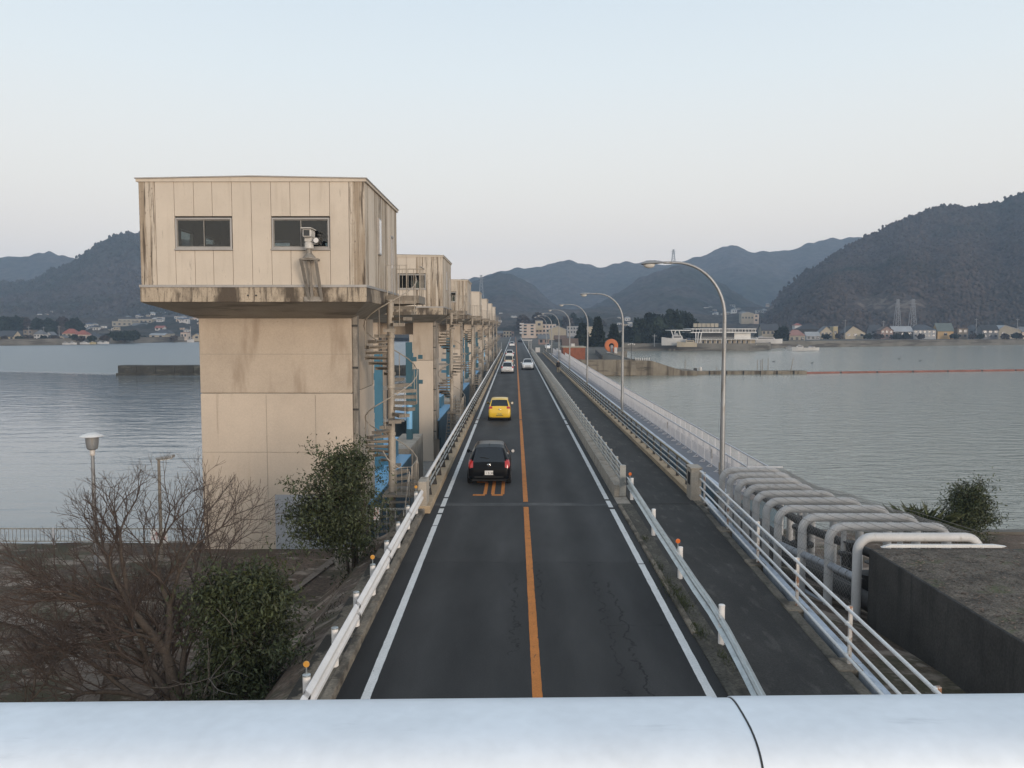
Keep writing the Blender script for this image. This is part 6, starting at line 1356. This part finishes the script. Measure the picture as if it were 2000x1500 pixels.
# quay ramp, low jetty and floating orange boom
def Pz(px, py, Y): v = at(px, py, Y); return (v.x, v.y, v.z)
x2 = at(1345, 725, 161).x
struct(MB().prism([(22.6, 157.5, -3.2), (22.6, 157.5, -.1), (26.0, 157.5, -.25), (x2 - 2, 157.5, -2.05), (x2 + 1, 157.5, -2.2), (x2 + 1, 157.5, -3.2)], (0, 8, 0)).build('ramp', 'quay_concrete'))
for i in range(7): tag(MB().box(22.9 + i * .42, 23.05 + i * .42, 157.7, 157.85, -.15, .35).build('bollard', 'w_white', org=(23 + i * .42, 157.8, -.15)), 'one of the short white bollards on the quay ramp', 'bollard', 'white bollards on the quay ramp')
jt = thing('jetty', 'low brown concrete jetty reaching out into the lake', 'jetty', (45, 162, -3)); xe = at(1572, 726, 163).x; n = 14
for i in range(n):
    a_, b_ = x2 + (xe - x2) * i / n, x2 + (xe - x2) * (i + 1) / n; MB().box(a_ + .03, b_ - .05, 160.5 + i * .1, 163 + i * .1, -3.4, -2.35).build('block', 'quay_concrete', jt)
    if i % 2 == 0: MB().box(a_ + .6, a_ + .8, 160.35 + i * .1, 160.5 + i * .1, -3.1, -2.3).build('fender', 'black', jt)
for i, (px, h_) in enumerate(((1338, 2.0), (1400, .8), (1479, 2.2), (1486, 2.2), (1489, 2.4), (1500, 2.5), (1544, 2.6))):
    x = at(px, 722, 162).x; tag(MB().tube((x, 162, -2.6), (x + (.5 if i == 6 else 0), 162, -2.4 + h_), .06, n=6).build('mooring_pole', 'stair_steel', org=(x, 162, -2.6)), ['thin mooring pole near the foot of the ramp', 'short stub pole on the jetty behind the street lamp', 'leftmost of the close group of poles on the jetty', 'second of the close group of poles on the jetty', 'third of the close group of poles on the jetty', 'rightmost thick pole of the group on the jetty', 'slanting pole near the outer end of the jetty'][i], 'pole')
x = at(1368, 719, 161.5).x; tag(MB().lathe((x, 161.5, -2.36), [(.3, 0), (.34, .3), (.3, .7), (.2, .8)], 10).build('white_drum', 'w_white', org=(x, 161.5, -2.36)), 'small white drum on the jetty', 'drum')
x = at(1358, 720, 161.5).x; tag(MB().box(x - .3, x + .3, 161.2, 161.8, -2.36, -1.8).build('dark_crate', 'dark_steel', org=(x, 161.5, -2.36), bevel=.05), 'dark crate beside the white drum on the jetty', 'crate')
bo = thing('floating_boom', 'long orange floating boom stretching across the lake to the right', 'boom', (85, 168, -3)); xb = xe
while xb < 190:
    MB().tube((xb, 163.5 + (xb - xe) * .22, -2.9), (xb + 7.6, 163.5 + (xb + 7.6 - xe) * .22, -2.9), .27, n=10).build('float', 'boom_orange', bo, smooth=True); MB().tube((xb + 7.6, 163.5 + (xb + 7.6 - xe) * .22, -2.9), (xb + 8, 163.5 + (xb + 8 - xe) * .22, -2.9), .16, n=8).build('coupling', 'dark_steel', bo); xb += 8
# left breakwater
bw = thing('breakwater', 'dark low breakwater of concrete blocks left of the nearest tower', 'breakwater', (-50, 158, -3)); xs = at(230, 720, 157).x; x = xs
while x < -14: MB().box(x, x + 3.55, 157, 160, -3.4, -1.12 + random.uniform(-.03, .03)).build('block', 'wet_stone', bw, bevel=.06); x += 3.6
MB().box(xs - .3, -14, 156.8, 160.2, -3.5, -2.55).build('footing', 'wet_stone', bw)
# ------------------------------------------------------------------ restaurant ship, boats
Ys = 322
def Bx(mb, x0, x1, y0, y1, d0=0., d1=8.):
    a, b = at(x0, y1, Ys), at(x1, y0, Ys); return mb.box(a.x, b.x, Ys + d0, Ys + d1, a.z, b.z)
rs = thing('restaurant_ship', 'white multi-deck restaurant ship moored at the far quay', 'ship', (*at(1410, 680, Ys).xy, -3))
Bx(MB(), 1349, 1478, 675, 681, 0, 16).build('hull', 'w_bright', rs); Bx(MB(), 1366, 1478, 663, 675, 2, 14).build('lower_deck', 'w_cream', rs)
Bx(MB(), 1356, 1480, 661.5, 663, -.5, 16).build('deck_edge', 'w_bright', rs); Bx(MB(), 1368, 1436, 650, 661.5, 1.5, 14).build('dark_front', 'w_dark', rs); Bx(MB(), 1436, 1468, 650, 661.5, 1.2, 14).build('upper_house', 'w_bright', rs)
Bx(MB(), 1349, 1477, 648.5, 650, -.5, 16).build('deck_edge', 'w_bright', rs); Bx(MB(), 1372, 1476, 643, 648.5, 1.5, 14).build('top_deck', 'w_lgrey', rs); Bx(MB(), 1349, 1477, 641.8, 643.2, -.3, 15).build('roof_edge', 'w_bright', rs)
Bx(MB(), 1310, 1350, 644.5, 646, 0, 12).build('canopy', 'w_bright', rs)
for i in range(20): px = 1353 + i * 6.4; Bx(MB(), px, px + .9, 643, 649, -.2, .1).build('deck_post', 'w_bright', rs)
for i in range(9): px = 1440 + i * 4.3; Bx(MB(), px, px + 2.6, 644.3, 647.2, 1.3, 1.5).build('window', 'house_window', rs)
for i in range(11): px = 1370 + i * 9.6; Bx(MB(), px, px + 1., 663, 675, -.2, .1).build('deck_post', 'w_bright', rs)
for i in range(10): px = 1373 + i * 9.6; Bx(MB(), px, px + 4.2, 665.5, 671, 1.8, 2.0).build('window', 'house_window', rs)
for y in (660, 674): Bx(MB(), 1366, 1478, y - 1.6, y - 1.1, -.4, -.3).build('guard_rail', 'w_bright', rs)
for (a_, b_) in ((1311, 1316), (1320, 1314.5), (1326, 1330)): p, q = at(a_, 645, Ys), at(b_, 660, Ys); MB().bar(p, q, .3, .3).build('canopy_strut', 'w_bright', rs)
for (a_, b_) in ((1359, 1359), (1370, 1366), (1364, 1362)): p, q = at(a_, 650, Ys - 1), at(b_, 676, Ys - 1); MB().bar(p, q, .28, .28).build('stair_tower', 'w_bright', rs)
for i in range(6): px = 1359 + i * 8.4; Bx(MB(), px, px + 7.2, 631.5, 639, 4, 5).build('roof_panel', 'w_beige', rs)
for i in range(4): px = 1362 + i * 13; Bx(MB(), px, px + .8, 639, 642, 4.2, 4.6).build('panel_leg', 'dark_steel', rs)
tag(Bx(MB(), 1304, 1450, 681, 685.2, -.5, 10).build('mooring_quay', 'quay_concrete', org=(*at(1380, 684, Ys).xy, -3)), 'low brown mooring quay under the restaurant ship', 'quay')
def boat(label, x0, x1, yw, yt, Y, bow=1, cabin=(.25, .7), mat='w_white', m2='w_lgrey', mast=None, group=None, hullfrac=.45):
    a, b = at(x0, yw, Y), at(x1, yw, Y); L = b.x - a.x; zt = at(x0, yt, Y).z; zw = a.z; Hh = zt - zw; hh = Hh * hullfrac; bw_ = L * .16
    t = thing('boat', label, 'boat', ((a.x + b.x) / 2, Y, zw), group); st = []
    for s in np.linspace(0, 1, 9):
        f = s if bow > 0 else 1 - s; wd = bw_ * (1 if f < .5 else max(.04, 1 - ((f - .5) / .5) ** 2)); sh = hh * (1 + .35 * max(0, f - .4) / .6); st.append((a.x + L * s, wd, sh))
    mb = MB()
    for x, wd, sh in st: mb.v += [(x, Y - wd, zw + sh), (x, Y - wd * .75, zw - .2), (x, Y + wd * .75, zw - .2), (x, Y + wd, zw + sh)]
    for k in range(8):
        for j in range(4): mb.f.append((k * 4 + j, k * 4 + (j + 1) % 4, (k + 1) * 4 + (j + 1) % 4, (k + 1) * 4 + j))
    mb.f += [(0, 1, 2, 3), (32, 33, 34, 35)]; mb.build('hull', mat, t)
    c0, c1 = a.x + L * cabin[0], a.x + L * cabin[1]
    cb_ = MB().prism([(c0, Y - bw_ * .6, zw + hh), (c1, Y - bw_ * .6, zw + hh), (c1 - L * .05, Y - bw_ * .6, zw + hh + (Hh - hh) * .6), (c0 + L * .02, Y - bw_ * .6, zw + hh + (Hh - hh) * .6)], (0, bw_ * 1.2, 0)).build('cabin', mat, t)
    MB().box(c0 + L * .05, c1 - L * .08, Y - bw_ * .62, Y - bw_ * .6, zw + hh + (Hh - hh) * .25, zw + hh + (Hh - hh) * .48).build('window', 'house_window', cb_)
    MB().prism([(c0 + L * .08, Y - bw_ * .45, zw + hh + (Hh - hh) * .6), (c0 + L * .26, Y - bw_ * .45, zw + hh + (Hh - hh) * .6), (c0 + L * .22, Y - bw_ * .45, zt), (c0 + L * .1, Y - bw_ * .45, zt)], (0, bw_ * .9, 0)).build('flybridge', m2, t)
    if mast: z = at(x0, mast, Y).z; MB().tube(((a.x + b.x) / 2, Y, zw + hh), ((a.x + b.x) / 2, Y, z), .14, .08, n=6).build('mast', 'w_white', t); MB().bar(((a.x + b.x) / 2, Y, zw + hh + 1.2), ((a.x + b.x) / 2 + L * .3, Y, zw + hh + 1.2), .12, .12).build('mast_boom', 'w_white', t)
    return t
boat('white cabin cruiser on the quay left of the restaurant ship', 1292, 1340, 673.5, 651, 316, bow=-1, cabin=(.42, .86), hullfrac=.5)
boat('small blue and white motorboat in front of the cabin cruiser', 1322, 1360, 676.5, 661, 312, bow=-1, cabin=(.45, .9), mat='w_cream', m2='r_blue')
boat('long white excursion boat moored right of the restaurant ship', 1474, 1528, 670, 656, 345, bow=1, cabin=(.05, .72), hullfrac=.45)
boat('white motorboat at the front of the moored cluster, right of the ship', 1547, 1576, 684, 673, 315, bow=-1, cabin=(.3, .75), group='motorboats moored off the right shore')
boat('grey-white motorboat at the right of the moored cluster', 1573, 1600, 683.5, 675, 318, bow=1, cabin=(.2, .7), m2='r_blue', group='motorboats moored off the right shore')
boat('low dark motorboat at the rear of the moored cluster', 1534, 1556, 680.5, 675.5, 330, bow=1, cabin=(.2, .6), mat='w_lgrey', group='motorboats moored off the right shore')
for i, (x0, x1) in enumerate(((121, 137), (135, 150), (156, 176), (175, 188), (190, 202), (201, 213))):
    boat('%s of the small white boats moored under the left sea wall' % ['leftmost', 'second from left', 'third from left', 'fourth from left', 'fifth from left', 'rightmost'][i], x0, x1, 672.5 - i * .3, 667.2 - i * .3, 418, bow=1 if i % 2 else -1, mat='w_white' if i != 3 else 'w_yellow', group='small boats under the left sea wall')
boat('yacht with a tall white mast near the left shore', 366, 379, 668, 661, 470, bow=1, cabin=(.3, .7), mast=637, hullfrac=.6)
# ------------------------------------------------------------------ trees on the far side
def far_tree(label, px, py_base, py_top, w_, Y, m='leaf_far', name='tree', shape='dome', seed=0, n=900, ls=.9, group=None):
    b = at(px, py_base, Y); zt = at(px, py_top, Y).z; H_ = zt - b.z; W = w_ * Y / F / 2; rng = np.random.default_rng(seed); t = thing(name, label, 'tree', (b.x, Y, b.z), group)
    k = n
    if shape == 'cone':
        h = rng.random(k) ** 1.15; a = rng.uniform(0, 6.28, k); rr = (1 - h) * W * (.65 + .35 * rng.random(k)) * (1 + .18 * np.sin(h * 34)); c = np.stack([rr * np.cos(a), rr * np.sin(a), H_ * (.06 + .92 * h)], 1)
    else:
        nb = 9; bc_ = rng.normal(0, 1, (nb, 3)); bc_ /= np.linalg.norm(bc_, axis=1, keepdims=True); bc_[:, 2] = np.abs(bc_[:, 2]); bc_ *= np.array([W * .62, W * .62, H_ * .5]); bc_ += np.array([0, 0, H_ * .28]); br_ = rng.uniform(.32, .52, nb)
        i = rng.integers(0, nb, k); u = rng.normal(0, 1, (k, 3)); u /= np.linalg.norm(u, axis=1, keepdims=True); u *= (.55 + .45 * rng.random(k))[:, None]; c = bc_[i] + u * br_[i][:, None] * np.array([W, W, H_ * .62]); c[:, 2] = np.clip(c[:, 2], .2, H_)
    V, fc = leaves(rng, c, np.full(k, .25 * ls), 3, ls * 1.5, asp=.8, droop=.15); npmesh('crown', V, fc, m, t)
    inner = MB(); pr = [(W * .3, 0), (W * .72, H_ * .18), (W * .66, H_ * .5), (W * .3, H_ * .78), (.1, H_ * .86)] if shape != 'cone' else [(W * .55, H_ * .05), (W * .55, H_ * .15), (W * .28, H_ * .55), (.05, H_ * .9)]
    inner.lathe((b.x, Y, b.z), pr, 10).build('inner_crown', m, t); MB().tube((b.x, Y, b.z - 1), (b.x, Y, b.z + H_ * .5), .35, .15, n=6).build('trunk', 'bark', t); return t
far_tree('broad dark conifer behind the brick hut, leftmost of three', 1137, 680, 634, 32, 265, shape='cone', seed=1, n=1500, ls=.7, name='conifer')
far_tree('tallest pointed conifer behind the quay, middle of three', 1167, 678, 622, 28, 262, shape='cone', seed=2, n=1500, ls=.7, name='conifer')
far_tree('conifer just left of the orange ring, rightmost of three', 1199, 676, 636, 24, 270, shape='cone', seed=3, n=1300, ls=.7, name='conifer')
for i, (px, yb, yt, w_) in enumerate(((1252, 676, 622, 44), (1285, 676, 607, 62), (1318, 672, 604, 52), (1340, 668, 602, 28), (1345, 665, 622, 44), (1268, 674, 612, 44), (1228, 676, 640, 30))):
    far_tree(['rounded tree at the left flank of the dark grove by the ship', 'largest rounded tree in the middle of the dark grove', 'rounded tree in the right half of the dark grove', 'small tree poking above the top of the dark grove', 'tree at the right end of the dark grove behind the ship canopy', 'tree between the left and middle ones of the dark grove', 'low tree at the left foot of the dark grove near the globe lamp'][i], px, yb, yt, w_, 338 + i * 4, seed=20 + i, n=1500, ls=.9, group='dark grove by the restaurant ship')
far_tree('dark bushy tree between the ship and the pink-roofed house', 1527, 668, 638, 26, 398, seed=40, n=700)
for i, (px, yb, yt, w_) in enumerate(((226, 664, 649, 36), (244, 664, 645, 44), (262, 664, 648, 30))): far_tree(['left', 'middle', 'right'][i] + ' part of the round dark thicket on the left shore', px, yb, yt, w_, 455 + i * 2, seed=50 + i, n=900, ls=.8, group='round thicket on the left shore')
LWL = ['leftmost', 'second from left', 'third from left', 'fourth from left', 'fifth from left', 'sixth from left', 'rightmost']
for i, (px, yt, w_) in enumerate(((2, 618, 36), (26, 613, 40), (50, 623, 34), (74, 624, 34), (98, 625, 34), (122, 622, 36), (147, 624, 32))): far_tree('%s tree of the dark wood behind the left shore houses' % LWL[i], px, 656, yt, w_, 520 + (i % 3) * 6, m='leaf_far' if i % 3 != 2 else 'leaf_brown', seed=60 + i, n=900, ls=1.2, group='dark wood behind the left shore houses')
for i, (px, yb, yt, w_, m) in enumerate(((1022, 652, 617, 30, 'leaf_brown'), (1046, 650, 612, 38, 'leaf_brown'), (1076, 650, 617, 40, 'leaf_far'), (1104, 652, 619, 36, 'leaf_brown'), (1120, 652, 615, 12, 'leaf_far'), (1140, 652, 618, 40, 'leaf_far'), (1010, 654, 640, 18, 'leaf_far'), (1168, 652, 625, 30, 'leaf_brown'))):
    far_tree(['brownish tree at the left of the wood behind the apartment block', 'tallest brownish tree of the wood behind the apartment block', 'dark tree right of the stair tower', 'brownish tree above the cream hall', 'thin dark spire tree above the conifers', 'wide dark tree above the leftmost conifer', 'dark tree at the left foot of the apartment block', 'brownish tree behind the middle conifer'][i], px, yb, yt, w_, 560 + i * 5, m=m, seed=80 + i, n=900, ls=1.3, shape='cone' if i == 4 else 'dome', group='wood behind the apartment block')
SHR = ['low shrub in front of the yellow house at the left edge', 'shrub under the pale yellow gable wing', 'shrub before the tall brownish building', 'shrub before the white and black traditional house', 'shrub at the long black-tiled shed', 'round shrub between the two red-roofed houses', 'small shrub before the lower red-roofed house', 'shrub below the dark-roofed house right of the red roofs', 'shrub touching the left end of the round dark thicket', 'shrub right of the round dark thicket', 'shrub before the slate-roofed house near the yacht',
       'shrub right behind the bow of the excursion boat', 'shrub before the salmon pink roof', 'dark round shrub before the cream gable house', 'shrub left of the lopsided yellow house', 'shrub right of the lopsided yellow house', 'shrub left of the pinkish gabled house', 'shrub before the low dark timber house', 'shrub before the hipped grey and white house', 'shrub at the right corner of the orange-yellow house', 'shrub beside the parked-car gap right of the brown house', 'shrub at the left corner of the two-row window house', 'shrub before the white-roofed barn', 'shrub near the right edge of the barn', 'last shrub at the right edge of the photo', 'shrub under the left lattice pylon']
for i in range(26):
    px = [8, 40, 58, 86, 108, 145, 156, 178, 205, 282, 340, 1480, 1534, 1612, 1640, 1695, 1715, 1768, 1800, 1865, 1900, 1915, 1962, 1985, 1990, 1750][i]; R_ = px > 900
    far_tree(SHR[i], px, 661 if R_ else 665, (653 if R_ else 657) - (i % 3), 12 + (i * 5) % 9, 440 if R_ else 424 + (60 if px > 250 else 0), m='leaf_far' if i % 2 else 'leaf_brown', seed=100 + i, n=160, ls=.6, group='garden shrubs on the %s shore' % ('right' if R_ else 'left'), name='shrub')
# ------------------------------------------------------------------ pylons and poles
def pylon(label, px, yb, yt, Y, wb, m='pylon'):
    b = at(px, yb, Y); zt = at(px, yt, Y).z; H_ = zt - b.z; t = thing('pylon', label, 'pylon', (b.x, Y, b.z), 'lattice pylons'); mb = MB(); hw = wb * Y / F / 2; th = max(.16, Y * .00045)
    def lv(f): return hw * (1 - .85 * f) + .25
    for sx_ in (-1, 1):
        for sy in (-1, 1): mb.bar((b.x + sx_ * lv(0), Y + sy * lv(0), b.z), (b.x + sx_ * lv(1), Y + sy * lv(1), zt), th, th)
    for k in range(7):
        f0, f1 = k / 7, (k + 1) / 7; mb.bar((b.x - lv(f0), Y - lv(f0), b.z + H_ * f0), (b.x + lv(f1), Y - lv(f1), b.z + H_ * f1), th * .7, th * .7); mb.bar((b.x + lv(f0), Y - lv(f0), b.z + H_ * f0), (b.x - lv(f1), Y - lv(f1), b.z + H_ * f1), th * .7, th * .7)
    mb.build('mast', m, t)
    for f, q in ((.72, 1.5), (.84, 1.8), (.95, 1.3)): MB().prism([(b.x - hw * q, Y, b.z + H_ * f), (b.x + hw * q, Y, b.z + H_ * f), (b.x, Y, b.z + H_ * f + hw * .35)], (0, th, 0)).build('cross_arm', m, t)
pylon('left one of the two lattice pylons in front of the right hill', 1752, 640, 584, 500, 9)
pylon('right one of the two lattice pylons in front of the right hill', 1782, 640, 584, 505, 10)
pylon('faint pylon on the hill above the far end of the towers', 940, 582, 537, 900, 8)
pylon('tiny faint pylon on the ridge above the second street lamp', 1315, 516, 487, 1190, 7)
for i, (px, yt, yb, Y) in enumerate(((1650, 624, 660, 440), (1725, 626, 658, 446), (1906, 622, 658, 440), (1986, 622, 660, 442), (1278, 653, 677, 320), (57, 637, 664, 428), (116, 636, 664, 430), (86, 638, 660, 440))):
    b = at(px, yb, Y); z = at(px, yt, Y).z; t = thing('utility_pole', ['utility pole left of the lopsided yellow house', 'utility pole behind the pinkish gabled house', 'utility pole right of the brown flat-roofed house', 'utility pole at the far right of the shore', 'white pole left of the cabin cruiser', 'utility pole by the tall brownish building', 'utility pole left of the red roofs', 'utility pole by the small cream gable on the left shore'][i], 'utility pole', (b.x, Y, b.z))
    MB().tube((b.x, Y, b.z), (b.x, Y, z), .16, .11, n=6).build('pole', 'w_lgrey', t); MB().box(b.x - .9, b.x + .9, Y - .06, Y + .06, z - .7, z - .55).build('cross_arm', 'w_lgrey', t)
# road furniture at the far end of the bridge
for i, (px, yb, yt, m) in enumerate(((1033, 690, 664, 'w_white'), (979, 683, 669, 'w_lgrey'))):
    b = at(px, yb, 198); z = at(px, yt, 198).z; t = thing('road_sign', ['white roadside sign frame at the right end of the bridge', 'grey post at the left end of the bridge'][i], 'sign', (b.x, 198, 0)); MB().tube((b.x, 198, -.2), (b.x, 198, z), .06, n=8).build('post', m, t)
    if i == 0: MB().tube((b.x + .5, 198, -.2), (b.x + .5, 198, z), .06, n=8).build('post', m, t); MB().box(b.x - 1.6, b.x + .8, 197.9, 198, z - .12, z + .05).build('arm', m, t)
b = at(1050, 684, 205); tag(MB().box(b.x - .5, b.x + .6, 205, 206, -.1, 1.1).build('utility_cabinet', 'w_white', org=(b.x, 205, -.1)), 'white cabinet at the far right end of the bridge', 'cabinet')
# dark birds resting on the lake
for i, (px, py) in enumerate(((1511, 706), (1586, 709), (1756, 701), (1797, 705))):
    x, y = grd(px, py, -2.95); t = thing('water_bird', ['dark bird on the water nearest the jetty, left one', 'dark bird on the water right of the jetty poles', 'left dark bird beyond the orange boom', 'right dark bird beyond the orange boom'][i], 'bird', (x, y, -3))
    mb = MB(); s = 1.3; mb.path([(x - .26 * s, y, -2.90), (x - .16 * s, y, -2.92), (x, y, -2.92), (x + .14 * s, y, -2.9), (x + .19 * s, y, -2.8), (x + .20 * s, y, -2.70), (x + .26 * s, y, -2.68), (x + .34 * s, y, -2.70)], [.02, .09, .12, .09, .045, .045, .05, .012], 8).build('body', 'black', t, smooth=True)
# ================================================================== the footbridge the camera stands on
fb = struct(MB().box(-9, 9, -1.9, .62, 4.35, 4.75).build('footbridge', 'concrete'))
hr = thing('handrail', 'pale aluminium handrail of the footbridge across the bottom of the photo', 'handrail', (0, .444, 4.75))
SE = []
for k in range(48):
    a = 2 * math.pi * k / 48; c_, s_ = math.cos(a), math.sin(a); SE.append((math.copysign(abs(c_) ** .72, c_) * .041, math.copysign(abs(s_) ** .72, s_) * .026))
def oval(x0, x1, k):                       # rounded flat handrail section drawn out along the rail
    return MB().prism([(x0, .4185 + .024 * x0 + a * k, 6.0225 + b * k) for a, b in SE], (x1 - x0, .024 * (x1 - x0), 0))
oval(-4, .1085, 1).build('rail', 'alu', hr, smooth=True)
oval(.1195, 4, 1).build('rail', 'alu', hr, smooth=True)
oval(.06, .17, .975).build('sleeve', 'alu', hr, smooth=True)
oval(.1186, .1194, .985).build('gap_shadow', 'dark_steel', hr, smooth=True)  # dark ring added for the shadow in the rail joint
for x in (-3.6, -1.8, 1.3, 3.1): MB().tube((x, .4435 + .024 * x, 4.75), (x, .4435 + .024 * x, 5.99), .025, n=12).build('post', 'alu', hr)
MB().path([(-4, .345, 4.95), (4, .54, 4.95)], .02, 10).build('lower_rail', 'alu', hr)
# ================================================================== haze
m = bpy.data.materials.new('haze'); m.use_nodes = True; nt = m.node_tree; nt.nodes.clear()
out = nd(nt, 'ShaderNodeOutputMaterial'); pv = nd(nt, 'ShaderNodeVolumePrincipled', {'Color': (.56, .75, 1., 1), 'Density': .00035, 'Anisotropy': .0}); nt.links.new(pv.outputs[0], out.inputs['Volume']); M['haze'] = m
hz = MB().box(-2600, 2600, -300, 2600, -8, 235).build('haze', 'haze', kind='stuff'); hz['label'] = 'thin blue haze over the lake and hills'; hz['category'] = 'haze'
